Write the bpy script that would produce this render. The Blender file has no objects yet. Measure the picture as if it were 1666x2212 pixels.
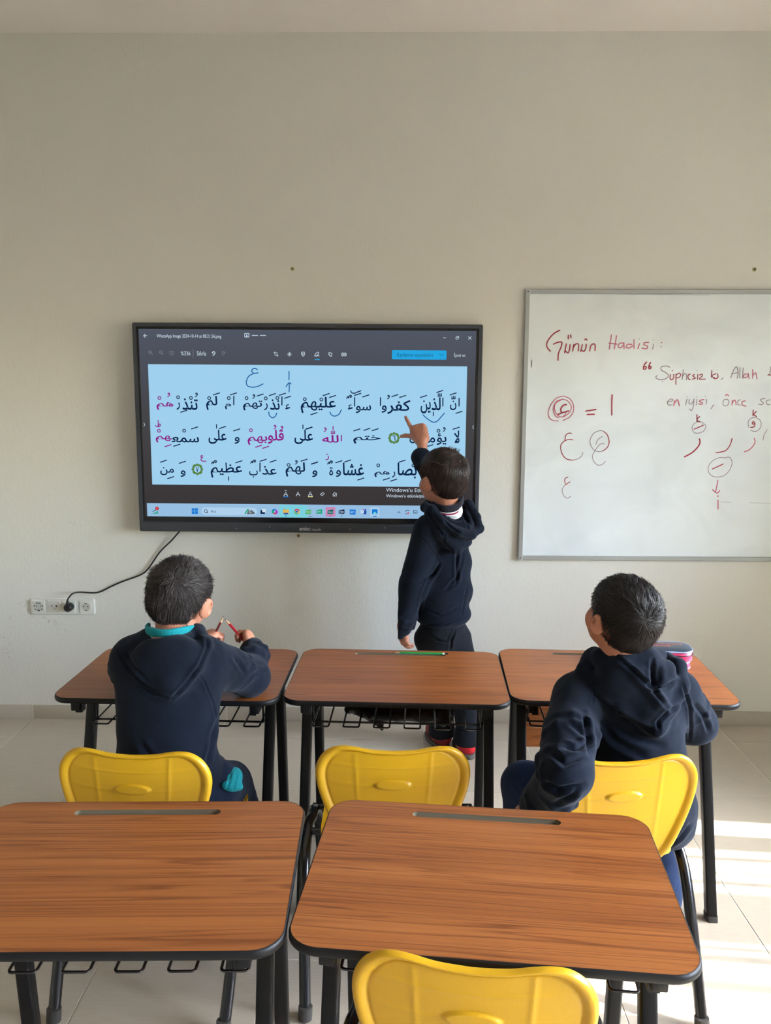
import bpy, bmesh, math, random
import numpy as np
from mathutils import Vector, Matrix
R=math.radians
S=bpy.context.scene; COL=S.collection
random.seed(7)
# ------------------------------------------------------------------ camera, world, sun, exposure
FPX,PITCH,YAW,ROLL,CAMH,D=1744.19,R(8.4917),R(-.8738),R(.194),1.52,3.5792
def cam_axes():
    f=Vector((math.sin(YAW)*math.cos(PITCH),math.cos(YAW)*math.cos(PITCH),-math.sin(PITCH)))
    r0=Vector((math.cos(YAW),-math.sin(YAW),0)); u0=r0.cross(f)
    r=math.cos(ROLL)*r0+math.sin(ROLL)*u0; u=-math.sin(ROLL)*r0+math.cos(ROLL)*u0
    return r,u,f
_r,_u,_f=cam_axes()
cd=bpy.data.cameras.new('camera'); cam=bpy.data.objects.new('camera',cd); COL.objects.link(cam)
cd.sensor_fit='VERTICAL'; cd.sensor_height=24; cd.lens=24*FPX/2212; cd.clip_start=.05
m=Matrix((( _r.x,_u.x,-_f.x,0),(_r.y,_u.y,-_f.y,0),(_r.z,_u.z,-_f.z,CAMH),(0,0,0,1)))
cam.matrix_world=m; S.camera=cam
S.view_settings.view_transform='Standard'; S.view_settings.look='None'; S.view_settings.gamma=1
S.view_settings.use_curve_mapping=False
EXPO=1.2; S.view_settings.exposure=EXPO
W=bpy.data.worlds.new('world'); S.world=W; W.use_nodes=True
wn=W.node_tree.nodes; wl=W.node_tree.links
bg=wn['Background']; tint=wn.new('ShaderNodeMix'); tint.data_type='RGBA'; tint.blend_type='MULTIPLY'; tint.inputs[0].default_value=1; tint.inputs[7].default_value=(.88,.98,1.17,1)
sky=wn.new('ShaderNodeTexSky'); sky.sky_type='NISHITA'; sky.sun_disc=False
sky.sun_elevation=R(40); sky.sun_rotation=R(95); sky.air_density=1; sky.dust_density=2.2; sky.ozone_density=1
wl.new(sky.outputs[0],tint.inputs[6]); wl.new(tint.outputs[2],bg.inputs[0]); bg.inputs[1].default_value=4.6
SUN_EL,SUN_AZ=R(40),R(5)
sd=bpy.data.lights.new('sun','SUN'); sun=bpy.data.objects.new('sun',sd); COL.objects.link(sun)
sd.energy=19; sd.angle=R(.6); sd.color=(1,.92,.84)
sdir=Vector((-math.cos(SUN_AZ)*math.cos(SUN_EL),math.sin(SUN_AZ)*math.cos(SUN_EL),-math.sin(SUN_EL)))
sun.rotation_euler=sdir.to_track_quat('-Z','Y').to_euler(); sun.location=(4,1,4)

for k,(a,b) in enumerate([(1.15,2.72),(-.75,.95),(-2.35,-.95)]):   # sky portals: they emit nothing, they only guide sampling to the windows
    pd=bpy.data.lights.new('window_portal','AREA'); pd.shape='RECTANGLE'; pd.size=b-a; pd.size_y=1.15; pd.cycles.is_portal=True
    po=bpy.data.objects.new('window_portal',pd); COL.objects.link(po); po.location=(2.81,(a+b)/2,1.405)
    po.matrix_world=Matrix(((0,0,1,2.81),(1,0,0,(a+b)/2),(0,1,0,1.405),(0,0,0,1)))
# ------------------------------------------------------------------ helpers
def ray(px,py): return _f+_r*((px-833)/FPX)-_u*((py-1106)/FPX)
def at(px,py,Y):
    d=ray(px,py); s=Y/d.y; return Vector((d.x*s,Y,CAMH+d.z*s))
def atz(px,py,Z):
    d=ray(px,py); s=(Z-CAMH)/d.z; return Vector((d.x*s,d.y*s,Z))
def srgb(r,g,b):
    f=lambda c:(c/255/12.92 if c/255<=.04045 else ((c/255+.055)/1.055)**2.4)
    return (f(r),f(g),f(b),1)
def mat(name,col=(.5,.5,.5,1),rough=.5,metal=0,spec=.5,coat=0,sheen=0,emit=None,es=1):
    m=bpy.data.materials.new(name); m.use_nodes=True
    b=m.node_tree.nodes['Principled BSDF']
    b.inputs['Base Color'].default_value=col; b.inputs['Roughness'].default_value=rough
    b.inputs['Metallic'].default_value=metal; b.inputs['Specular IOR Level'].default_value=spec
    b.inputs['Coat Weight'].default_value=coat; b.inputs['Sheen Weight'].default_value=sheen
    if sheen: b.inputs['Sheen Roughness'].default_value=.5
    if emit: b.inputs['Emission Color'].default_value=emit; b.inputs['Emission Strength'].default_value=es
    return m
class NT:
    def __init__(s,m): s.m=m; s.n=m.node_tree.nodes; s.l=m.node_tree.links; s.b=s.n['Principled BSDF']
    def add(s,t,**k):
        n=s.n.new(t)
        for a,b in k.items():
            if a.startswith('i_'): n.inputs[a[2:].replace('_',' ')].default_value=b
            else: setattr(n,a,b)
        return n
    def link(s,a,b): s.l.new(a,b)
    def coords(s,scale=(1,1,1),kind='Object',rot=(0,0,0)):
        t=s.n.new('ShaderNodeTexCoord'); mp=s.n.new('ShaderNodeMapping'); s.l.new(t.outputs[kind],mp.inputs[0])
        mp.inputs['Scale'].default_value=scale; mp.inputs['Rotation'].default_value=rot; return mp.outputs[0]
    def noise(s,vec,scale,detail=3,rough=.5,dist=0):
        n=s.n.new('ShaderNodeTexNoise'); s.l.new(vec,n.inputs['Vector']); n.inputs['Scale'].default_value=scale
        n.inputs['Detail'].default_value=detail; n.inputs['Roughness'].default_value=rough; n.inputs['Distortion'].default_value=dist
        return n.outputs['Fac']
    def ramp(s,fac,stops):
        n=s.n.new('ShaderNodeValToRGB'); s.l.new(fac,n.inputs[0]); e=n.color_ramp.elements
        while len(e)<len(stops): e.new(.5)
        for k,(p,c) in enumerate(stops): e[k].position=p; e[k].color=c
        return n.outputs[0]
    def mix(s,fac,a,b,mode='MIX'):
        n=s.n.new('ShaderNodeMix'); n.data_type='RGBA'; n.blend_type=mode
        for v,i in ((fac,0),(a,6),(b,7)):
            if hasattr(v,'links'): s.l.new(v,n.inputs[i])
            else: n.inputs[i].default_value=v
        return n.outputs[2]
    def bump(s,h,strength=.3,dist=.002):
        n=s.n.new('ShaderNodeBump'); s.l.new(h,n.inputs['Height']); n.inputs['Strength'].default_value=strength
        n.inputs['Distance'].default_value=dist; s.l.new(n.outputs[0],s.b.inputs['Normal']); return n
    def color(s,c): s.l.new(c,s.b.inputs['Base Color'])
def G(v): return (v,v,v,1)

def link(o,parent=None):
    COL.objects.link(o)
    if parent: o.parent=parent
    return o
def thing(name,label,cat,loc=(0,0,0),rz=0,group=None):
    o=bpy.data.objects.new(name,None); COL.objects.link(o); o.location=loc; o.rotation_euler=(0,0,rz)
    o.empty_display_size=.1; o['label']=label; o['category']=cat
    if group: o['group']=group
    return o
def tag(o,label,cat,group=None):
    o['label']=label; o['category']=cat
    if group: o['group']=group
    return o
def obj(name,bm,mt,parent=None,smooth=True,ang=40,recalc=True):
    me=bpy.data.meshes.new(name)
    if recalc: bmesh.ops.recalc_face_normals(bm,faces=bm.faces)
    bm.to_mesh(me); bm.free()
    if isinstance(mt,(list,tuple)):
        for q in mt: me.materials.append(q)
    elif mt: me.materials.append(mt)
    o=bpy.data.objects.new(name,me); link(o,parent)
    if smooth:
        me.shade_smooth() if hasattr(me,'shade_smooth') else None
        me.set_sharp_from_angle(angle=R(ang))
    return o
def pymesh(name,verts,faces,mt,parent=None,smooth=True):
    me=bpy.data.meshes.new(name); me.from_pydata([tuple(v) for v in verts],[],[tuple(f) for f in faces]); me.update()
    if mt: me.materials.append(mt)
    if smooth: me.shade_smooth()
    o=bpy.data.objects.new(name,me); return link(o,parent)
def B(): return bmesh.new()
def box(bm,c,s,bev=0,rot=None,seg=2):
    mt=Matrix.Translation(c)@(rot.to_4x4() if rot is not None else Matrix())@Matrix.Diagonal((s[0],s[1],s[2],1))
    r=bmesh.ops.create_cube(bm,size=1,matrix=mt)
    if bev:
        es=list({e for v in r['verts'] for e in v.link_edges})
        bmesh.ops.bevel(bm,geom=es,offset=bev,segments=seg,profile=.5,affect='EDGES')
    return bm
def mkbox(name,lo,hi,mt,parent=None,bev=0,**k):
    bm=B(); lo=Vector(lo); hi=Vector(hi); box(bm,(lo+hi)/2,hi-lo,bev); return obj(name,bm,mt,parent,**k)
def frames(pts):
    pts=[Vector(p) for p in pts]; out=[]; n=None
    for i,p in enumerate(pts):
        a=pts[max(i-1,0)]; b=pts[min(i+1,len(pts)-1)]; t=(b-a).normalized()
        if n is None:
            n=t.orthogonal().normalized()
        n=(n-t*n.dot(t)).normalized(); out.append((p,t,n,t.cross(n)))
    return out
def catmull(pts,k=6,closed=False):
    pts=[Vector(p) for p in pts]; n=len(pts); out=[]
    if n<3 and not closed: return pts
    rng=range(n) if closed else range(n-1)
    for i in rng:
        g=(lambda j: pts[j%n]) if closed else (lambda j: pts[min(max(j,0),n-1)])
        p0,p1,p2,p3=g(i-1),g(i),g(i+1),g(i+2)
        for q in range(k):
            t=q/k; out.append(.5*((2*p1)+(-p0+p2)*t+(2*p0-5*p1+4*p2-p3)*t*t+(-p0+3*p1-3*p2+p3)*t**3))
    if not closed: out.append(pts[-1])
    return out
def tube(bm,pts,r,seg=10,cap=True):
    fr=frames(pts); rings=[]
    for i,(p,t,n,b) in enumerate(fr):
        rr=r[i] if isinstance(r,(list,tuple)) else r
        rings.append([bm.verts.new(p+rr*(math.cos(2*math.pi*k/seg)*n+math.sin(2*math.pi*k/seg)*b)) for k in range(seg)])
    for a,b in zip(rings,rings[1:]):
        for k in range(seg): bm.faces.new((a[k],a[(k+1)%seg],b[(k+1)%seg],b[k]))
    if cap: bm.faces.new(rings[0][::-1]); bm.faces.new(rings[-1])
    return bm
def rrect(w,h,r,seg=8,c=(0,0)):
    out=[]
    for qx,qy,a0 in ((1,1,0),(-1,1,90),(-1,-1,180),(1,-1,270)):
        for k in range(seg+1):
            a=R(a0+90*k/seg); out.append((c[0]+qx*(w/2-r)+r*math.cos(a),c[1]+qy*(h/2-r)+r*math.sin(a)))
    return out
def loft(bm,loops,cap0=True,cap1=True):
    vs=[[bm.verts.new(p) for p in lp] for lp in loops]; n=len(vs[0])
    for a,b in zip(vs,vs[1:]):
        for k in range(n): bm.faces.new((a[k],a[(k+1)%n],b[(k+1)%n],b[k]))
    if cap0: bm.faces.new(vs[0][::-1])
    if cap1: bm.faces.new(vs[-1])
    return vs

# ------------------------------------------------------------------ materials
M={}
def wallmat(name,col,bs=.35):
    m=mat(name,col,.85,spec=.25); t=NT(m); v=t.coords()
    v2=t.coords((1.6,1,.8)); n1=t.noise(v2,120,3,.6); n2=t.noise(v2,45,2,.5); n3=t.noise(v,1.3,3,.5)
    a=t.add('ShaderNodeMath',operation='ADD'); t.link(n1,a.inputs[0]); t.link(n2,a.inputs[1])
    t.bump(a.outputs[0],bs,.0022)
    c=t.ramp(n3,[(.3,tuple(x*.965 for x in col[:3])+(1,)),(.7,col)])
    t.color(c); return m
M['wall']=wallmat('wall_paint',srgb(216,214,206))
M['ceil']=wallmat('ceiling_paint',srgb(246,240,235),.12)
def tilemat():
    m=mat('floor_tile_ceramic',srgb(186,181,170),.27,spec=.5); t=NT(m)
    oi=t.add('ShaderNodeObjectInfo'); tc=t.n.new('ShaderNodeTexCoord'); ad=t.add('ShaderNodeVectorMath',operation='ADD')
    t.link(tc.outputs['Object'],ad.inputs[0]); t.link(oi.outputs['Location'],ad.inputs[1])
    def mp(s):
        q=t.n.new('ShaderNodeMapping'); t.link(ad.outputs[0],q.inputs[0]); q.inputs['Scale'].default_value=s; return q.outputs[0]
    n=t.noise(mp((1.2,2,1)),1.5,3,.5); n2=t.noise(mp((6,60,1)),3,2,.6)
    c=t.ramp(n,[(.3,srgb(180,171,156)),(.7,srgb(186,177,162))])
    c2=t.mix(.10,c,t.ramp(n2,[(.35,srgb(160,150,136)),(.65,srgb(204,194,180))]))
    hsv=t.add('ShaderNodeHueSaturation'); t.link(c2,hsv.inputs['Color'])
    mm=t.add('ShaderNodeMapRange'); t.link(oi.outputs['Random'],mm.inputs[0]); mm.inputs[3].default_value=.975; mm.inputs[4].default_value=1.025
    t.link(mm.outputs[0],hsv.inputs['Value']); t.color(hsv.outputs[0])
    return m
M['tile']=tilemat()
M['skirt']=mat('skirting_tile',srgb(176,168,154),.3)
M['grout']=mat('grout',srgb(206,200,188),.9)
def woodmat():
    m=mat('wood_laminate',srgb(150,90,54),.34,spec=.32); t=NT(m)
    oi=t.add('ShaderNodeObjectInfo'); tc=t.n.new('ShaderNodeTexCoord'); ad=t.add('ShaderNodeVectorMath',operation='ADD')
    sc=t.add('ShaderNodeVectorMath',operation='SCALE'); cb=t.add('ShaderNodeCombineXYZ'); t.link(oi.outputs['Random'],cb.inputs[0]); t.link(oi.outputs['Random'],cb.inputs[1])
    t.link(cb.outputs[0],sc.inputs[0]); sc.inputs['Scale'].default_value=13.
    t.link(tc.outputs['Object'],ad.inputs[0]); t.link(sc.outputs[0],ad.inputs[1])
    def mp(s):
        q=t.n.new('ShaderNodeMapping'); t.link(ad.outputs[0],q.inputs[0]); q.inputs['Scale'].default_value=s; return q.outputs[0]
    n1=t.noise(mp((.45,15,15)),1.6,3,.5,.3)
    n2=t.noise(mp((.35,15,15)),1.5,2,.45,.45)
    n4=t.noise(mp((.9,70,70)),1.5,3,.6,.2)
    n3=t.noise(mp((7,330,330)),2,2,.6)
    base=t.ramp(n1,[(.32,srgb(135,77,36)),(.5,srgb(148,87,41)),(.7,srgb(160,97,49))])
    def band(src,a,w,lv): return t.ramp(src,[(a-w,G(0)),(a,G(lv)),(a+w*.3,G(0))])
    c=base
    for a,w,lv in ((.40,.030,.85),(.47,.022,.6),(.535,.030,.85),(.62,.026,.8)):
        c=t.mix(band(n2,a,w,lv),c,srgb(94,46,20))
    c=t.mix(t.ramp(n4,[(.50,G(0)),(.66,G(.32)),(.74,G(0))]),c,srgb(112,60,30))
    c=t.mix(.10,c,t.ramp(n3,[(.35,srgb(110,60,30)),(.65,srgb(190,122,76))]))
    t.color(c); t.bump(n3,.06,.0005); return m
M['wood']=woodmat()
M['mdf']=mat('routed_fibreboard',srgb(88,78,60),.8)
M['pvc']=mat('black_edge_band',srgb(16,16,18),.5,spec=.3)
M['blackmetal']=mat('black_powder_coated_steel',srgb(9,10,14),.42,spec=.3)
M['blacktube']=mat('black_glossy_tube',srgb(16,17,22),.22,spec=.6)
M['rubber']=mat('grey_rubber',srgb(60,58,56),.8)
def yellow():
    m=mat('yellow_plastic',srgb(202,154,18),.38,spec=.5); t=NT(m); v=t.coords(kind='Object')
    vo=t.add('ShaderNodeTexVoronoi'); t.link(v,vo.inputs['Vector']); vo.inputs['Scale'].default_value=330
    t.bump(vo.outputs['Distance'],.22,.0006)
    t.b.inputs['Subsurface Weight'].default_value=.0
    return m
M['yellow']=yellow()
M['yellowsmooth']=mat('yellow_smooth_plastic',srgb(202,154,18),.3)
M['alu']=mat('brushed_aluminium',srgb(168,172,172),.42,metal=.65)
M['tvframe']=mat('dark_grey_metal_frame',srgb(62,66,74),.45,metal=.3)
M['tvblack']=mat('black_glass_border',srgb(16,18,22),.2)
M['whiteplastic']=mat('white_plastic',srgb(214,214,206),.35)
M['cable']=mat('black_cable',srgb(14,14,16),.45)
def emis(name,col,s=1):
    return mat(name,(0,0,0,1),.4,spec=.15,emit=col,es=s*2**-EXPO)
# ------------------------------------------------------------------ the room
XL,XR,YB,CEIL=-4.3,2.60,-3.4,2.984
def struct(o): o['kind']='structure'; return o
struct(mkbox('wall_front',(XL-.2,D,-.1),(XR+.2,D+.15,CEIL+.1),M['wall']))
struct(mkbox('wall_left',(XL-.15,YB-.15,-.1),(XL,D,CEIL+.1),M['wall']))
struct(mkbox('wall_back',(XL,YB-.15,-.1),(XR+.2,YB,CEIL+.1),M['wall']))
struct(mkbox('ceiling',(XL-.15,YB-.15,CEIL),(XR+.2,D+.15,CEIL+.12),M['ceil']))
WZ0,WZ1=.83,1.98; WINS=[(1.15,2.72),(-.75,.95),(-2.35,-.95)]
bm=B()
def bb(lo,hi): lo=Vector(lo);hi=Vector(hi); box(bm,(lo+hi)/2,hi-lo)
bb((XR,YB,-.1),(XR+.2,D,WZ0)); bb((XR,YB,WZ1),(XR+.2,D,CEIL+.1))
ys=[D]+[v for a,b in WINS for v in (b,a)]+[YB]
for i in range(0,len(ys),2): bb((XR,ys[i+1],WZ0),(XR+.2,ys[i],WZ1))
struct(obj('wall_right',bm,M['wall'],smooth=False))
# window panes: real glass, clear
gm=bpy.data.materials.new('window_glass'); gm.use_nodes=True; n=gm.node_tree.nodes; l=gm.node_tree.links
n.remove(n['Principled BSDF']); tr=n.new('ShaderNodeBsdfTransparent'); gl=n.new('ShaderNodeBsdfGlossy'); gl.inputs['Roughness'].default_value=.02
mx=n.new('ShaderNodeMixShader'); fr=n.new('ShaderNodeFresnel'); fr.inputs[0].default_value=1.45
tr.inputs[0].default_value=(.95,.97,.96,1)
l.new(fr.outputs[0],mx.inputs[0]); l.new(tr.outputs[0],mx.inputs[1]); l.new(gl.outputs[0],mx.inputs[2]); l.new(mx.outputs[0],n['Material Output'].inputs[0])
M['glass']=gm
for k,(a,b) in enumerate(WINS):
    bm=B(); x=XR+.1; t=.05
    for lo,hi in (((x-.03,a,WZ0),(x+.03,b,WZ0+t)),((x-.03,a,WZ1-t),(x+.03,b,WZ1)),((x-.03,a,WZ0),(x+.03,a+t,WZ1)),((x-.03,b-t,WZ0),(x+.03,b,WZ1)),((x-.03,(a+b)/2-t/2,WZ0),(x+.03,(a+b)/2+t/2,WZ1))):
        lo=Vector(lo);hi=Vector(hi); box(bm,(lo+hi)/2,hi-lo,.004)
    w=struct(obj('window_%d'%(k+1),bm,M['whiteplastic']))
    for q in (0,1):
        y0,y1=(a,(a+b)/2) if q==0 else ((a+b)/2,b)
        mkbox('pane',(x-.003,y0+.02,WZ0+.02),(x+.003,y1-.02,WZ1-.02),M['glass'],w)
# vertical fabric blinds that cut the sun into bands
M['slat']=mat('blind_fabric',srgb(225,220,208),.9)
nt=M['slat'].node_tree; tl=nt.nodes.new('ShaderNodeBsdfTranslucent'); tl.inputs[0].default_value=srgb(215,205,185)
ms=nt.nodes.new('ShaderNodeMixShader'); ms.inputs[0].default_value=.10
nt.links.new(nt.nodes['Principled BSDF'].outputs[0],ms.inputs[1]); nt.links.new(tl.outputs[0],ms.inputs[2]); nt.links.new(ms.outputs[0],nt.nodes['Material Output'].inputs[0])
solid=[(2.553,2.72),(2.406,2.553-.045),(2.343,2.371),(2.264,2.28),(2.203,2.233),(1.957,2.169),(1.893,1.917),(1.844,1.882),(1.735,1.778),(1.662,1.678),(1.55,1.636)]
solid[0]=(2.600,2.73)
y=1.49
while y>1.16:
    w=random.choice((.04,.06,.09)); solid.append((y-w,y)); y-=w+random.choice((.03,.04,.05))
def blinds(sl,ya,yb,first):
    t=thing('vertical_blind','white fabric vertical blind hanging in the '+first+' window of the right wall','blind',(2.5,(ya+yb)/2,WZ1))
    mkbox('head_rail',(-.03,ya-(ya+yb)/2,.03),(.03,yb-(ya+yb)/2,.07),M['alu'],t)
    for a,b in sl:
        mkbox('slat',(-.002,a-(ya+yb)/2,WZ0-.06-WZ1),(.002,b-(ya+yb)/2,.03),M['slat'],t)
blinds(solid,1.1,2.76,'front')
for (ya,yb),nm in ((WINS[1],'middle'),(WINS[2],'rear')):
    sl=[]; y=yb
    while y>ya+.1:
        w=random.choice((.05,.08,.1)); sl.append((y-w,y)); y-=w+random.choice((.04,.06,.09))
    blinds(sl,ya-.02,yb+.02,nm)
# floor: grout bed with tiles laid one by one
fl=struct(mkbox('floor',(XL-.15,YB-.15,-.12),(XR+.2,D,-.0014),M['grout']))
TX,TY=.4545,.4655
bm=B(); box(bm,(0,0,-.006),(TX-.0035,TY-.003,.012),.0008,seg=1)
tile0=obj('tile',bm,M['tile'],fl,ang=30)
first=True
for i in range(-4,13):
    for j in range(0,15):
        x0=1.478-TX*(i+1); y1=3.373+TY-TY*j
        cx,cy=x0+TX/2,y1-TY/2
        if cx-TX/2>XR+.02 or cx+TX/2<XL-.02 or cy<YB: continue
        sx=1
        if first: o=tile0; first=False
        else: o=tile0.copy(); COL.objects.link(o)
        o.location=(cx,cy,0); o.scale=(1,1,1); o.parent=fl
        if j==0: # cut row along the wall
            o.scale=(1,(D-3.373-.004)/(TY-.004),1); o.location=(cx,(D+3.373)/2,0)
# skirting, joints as seen
sk=struct(mkbox('baseboard_front',(XL,D-.009,-.002),(XR,D,.064),M['grout']))
xs=[-3.515,-2.6067,-1.699,-.79,.118,1.025,1.93,XR]; px0=XL
for x in xs:
    mkbox('skirting_tile',(px0+.0035,D-.011,.0),(x-.0035,D-.006,.066),M['skirt'],sk,bev=.001); px0=x
for nm,lo,hi in (('baseboard_left',(XL,YB,0),(XL+.012,D-.02,.066)),('baseboard_right',(XR-.012,YB,0),(XR,D-.02,.066))):
    struct(mkbox(nm,lo,hi,M['skirt'],bev=.001))

# ------------------------------------------------------------------ flat print helpers
class Plane:
    """a vertical plane at world y=Y facing the room; local x,z; children get local meshes"""
    def __init__(s,root,Y): s.root=root; s.Y=Y; s.inv=(Matrix.Translation(root.location)@root.rotation_euler.to_matrix().to_4x4()).inverted()
    def p(s,px,py): v=s.inv@at(px,py,s.Y); return (v.x,v.z,v.y)
def ribbon(bm,pts,w,y,taper=False):
    """pts: 2D list; flat ribbon of width w at depth y facing -Y"""
    pts=[Vector((p[0],p[1])) for p in pts]; q=[pts[0]]
    for p in pts[1:]:
        if (p-q[-1]).length>1e-5: q.append(p)
    pts=q; n=len(pts)
    if n==1:
        dot(bm,pts[0],w/2,y); return
    L=[];Rr=[]
    for i,p in enumerate(pts):
        t=(pts[min(i+1,n-1)]-pts[max(i-1,0)]).normalized(); nn=Vector((-t.y,t.x)); ww=w/2
        if taper: ww*=min(1,.45+.55*math.sin(math.pi*(i+.6)/(n+.2))**.5)
        a=p+nn*ww; b=p-nn*ww
        L.append(bm.verts.new((a.x,y,a.y))); Rr.append(bm.verts.new((b.x,y,b.y)))
    for i in range(n-1): bm.faces.new((L[i],Rr[i],Rr[i+1],L[i+1]))
    if not taper:
        dot(bm,pts[0],w/2,y-.00001); dot(bm,pts[-1],w/2,y-.00001)
def dot(bm,c,r,y,n=10,ry=None,rot=0):
    ry=ry or r
    vs=[]
    for k in range(n):
        a=2*math.pi*k/n; u,v=r*math.cos(a),ry*math.sin(a); vs.append(bm.verts.new((c[0]+u*math.cos(rot)-v*math.sin(rot),y,c[1]+u*math.sin(rot)+v*math.cos(rot))))
    bm.faces.new(vs)
def ring(bm,c,r,w,y,n=20,ry=None):
    ry=ry or r
    ribbon(bm,[(c[0]+r*math.cos(2*math.pi*k/n),c[1]+ry*math.sin(2*math.pi*k/n)) for k in range(n+1)],w,y)
def poly(bm,pts,y):
    bm.faces.new([bm.verts.new((p[0],y,p[1])) for p in pts])
_txtcache={}
def text_geo(body,bev=0.0,bold=0):
    key=(body,bev,bold)
    if key in _txtcache: return _txtcache[key]
    c=bpy.data.curves.new('t','FONT'); c.body=body; c.size=1; c.bevel_depth=bev; c.bevel_resolution=0; c.offset=bold; c.resolution_u=5
    o=bpy.data.objects.new('t',c); COL.objects.link(o)
    dg=bpy.context.evaluated_depsgraph_get(); dg.update()
    me=bpy.data.meshes.new_from_object(o.evaluated_get(dg))
    v=np.zeros(len(me.vertices)*3); me.vertices.foreach_get('co',v); v=v.reshape(-1,3)[:,:2]
    f=[list(p.vertices) for p in me.polygons]
    bpy.data.objects.remove(o); bpy.data.curves.remove(c); bpy.data.meshes.remove(me)
    _txtcache[key]=(v,f); return v,f
def text_geo_ar(body):
    """fill every outer contour by itself so that overlapping strokes of a letter do not cancel"""
    if ('ar',body) in _txtcache: return _txtcache[('ar',body)]
    from mathutils.geometry import interpolate_bezier
    c=bpy.data.curves.new('t','FONT'); c.body=body; c.size=1
    o=bpy.data.objects.new('t',c); COL.objects.link(o); dg=bpy.context.evaluated_depsgraph_get(); dg.update()
    cu=o.evaluated_get(dg).to_curve(dg); loops=[]
    for sp in cu.splines:
        bp=sp.bezier_points; n=len(bp); pts=[]
        for i in range(n):
            a,b=bp[i],bp[(i+1)%n]; q=interpolate_bezier(a.co,a.handle_right,b.handle_left,b.co,5)[:-1]; pts+=[(p.x,p.y) for p in q]
        clean=[]
        for p in pts:
            if not clean or math.hypot(p[0]-clean[-1][0],p[1]-clean[-1][1])>1e-4: clean.append(p)
        if len(clean)>2:
            A2=sum(clean[i][0]*clean[(i+1)%len(clean)][1]-clean[(i+1)%len(clean)][0]*clean[i][1] for i in range(len(clean))); loops.append((A2,clean))
    bpy.data.objects.remove(o); bpy.data.curves.remove(c)
    big=max(loops,key=lambda t:abs(t[0]))[0]; outs=[l for l in loops if l[0]*big>0]; holes=[l for l in loops if l[0]*big<=0]
    def inside(p,poly_):
        r_=False
        for i in range(len(poly_)):
            a,b=poly_[i-1],poly_[i]
            if (a[1]>p[1])!=(b[1]>p[1]) and p[0]<(b[0]-a[0])*(p[1]-a[1])/(b[1]-a[1])+a[0]: r_=not r_
        return r_
    V=[];F_=[]
    own={i:[] for i in range(len(outs))}
    for h in holes:
        cand=[i for i,o_ in enumerate(outs) if sum(inside(p,o_[1]) for p in h[1][::3])>len(h[1][::3])*.5]
        if cand: own[min(cand,key=lambda i:abs(outs[i][0]))].append(h[1])
    for i,o_ in enumerate(outs):
        b2=B(); es=[]
        for lp in [o_[1]]+own[i]:
            vs=[b2.verts.new((p[0],p[1],0)) for p in lp]; es+=[b2.edges.new((vs[k],vs[(k+1)%len(vs)])) for k in range(len(vs))]
        bmesh.ops.triangle_fill(b2,use_beauty=True,edges=es); b2.verts.index_update(); k0=len(V)
        V+=[(v.co.x,v.co.y) for v in b2.verts]; F_+=[[v.index+k0 for v in f.verts] for f in b2.faces]; b2.free()
    r_=(np.array(V),F_); _txtcache[('ar',body)]=r_; return r_
def put_text(bm,body,x0,y0,x1,y1,y,bev=0,bold=0,slant=0,h=None):
    """fit the ink box of the text into local rectangle"""
    v,f=text_geo(body,bev,bold)
    if bev:
        va,fa=text_geo_ar(body); f=list(f)+[[i+len(v) for i in q] for q in fa]; v=np.concatenate([v,va])
    lo=v.min(0); hi=v.max(0)
    if h: # keep aspect: height h, left-bottom x0,y0
        s=h/(hi[1]-lo[1]); x1=x0+(hi[0]-lo[0])*s; y1=y0+h
    sx=(x1-x0)/max(hi[0]-lo[0],1e-6); sy=(y1-y0)/max(hi[1]-lo[1],1e-6)
    vs=[bm.verts.new((x0+(a-lo[0])*sx,y,y0+(b-lo[1])*sy)) for a,b in v]
    for q in f:
        try: bm.faces.new([vs[i] for i in q])
        except ValueError: pass
def flat(name,bm,mt,parent,stuff=True):
    o=obj(name,bm,mt,parent,smooth=False,recalc=False)
    if stuff: o['kind']='stuff'
    return o

# ------------------------------------------------------------------ the interactive display
TVY=D-.08
tv=thing('interactive_display','large wall-mounted touch screen in a dark frame showing rows of Arabic script','display',(-1.1405,D,.9053))
tv.rotation_euler=(0,.0041,0)
TP=Plane(tv,TVY)
TW,TH=1.4942,.9024
def tvp(px,py): a=TP.p(px,py); return (a[0],a[1])
yF=-.08
def ringframe(name,x0,z0,x1,z1,ix0,iz0,ix1,iz1,ya,yb,mt,parent,r=.008):
    bm=B()
    def lp(a,b,c,d,rr,y):
        return [(p[0],y,p[1]) for p in rrect(c-a,d-b,rr,4,((a+c)/2,(b+d)/2))]
    loft(bm,[lp(x0,z0,x1,z1,r,yb),lp(x0,z0,x1,z1,r,ya+.004),lp(x0+.003,z0+.003,x1-.003,z1-.003,r,ya),lp(ix0,iz0,ix1,iz1,.003,ya),lp(ix0+.001,iz0+.001,ix1-.001,iz1-.001,.003,ya+.010),lp(ix0+.001,iz0+.001,ix1-.001,iz1-.001,.003,yb)],False,False)
    return obj(name,bm,mt,parent,ang=30)
s_l=tvp(298,900)[0]-(.0); 
sl=tvp(298,711)[0]; sr=tvp(1029.7,714.8)[0]; stp=tvp(660,712.5)[1]; sbt=tvp(660,1119)[1]
fw=.0165; bar=.043
ringframe('frame',0,0,TW,TH,fw,bar,TW-fw,TH-fw,yF,0,M['tvframe'],tv)
gb=mkbox('glass_border',(fw,yF+.007,bar),(TW-fw,yF+.015,TH-fw),M['tvblack'],tv)
o=mkbox('back_housing',(.03,-.02,.03),(TW-.03,-.003,TH-.03),M['tvblack'],tv)
bm=B(); box(bm,(TW/2,yF-.001,.021),(TW-.02,.004,.036),.0015)
obj('speaker_bar',bm,M['tvframe'],tv)
scrm=emis('display_chrome_grey',srgb(62,66,72))
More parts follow.
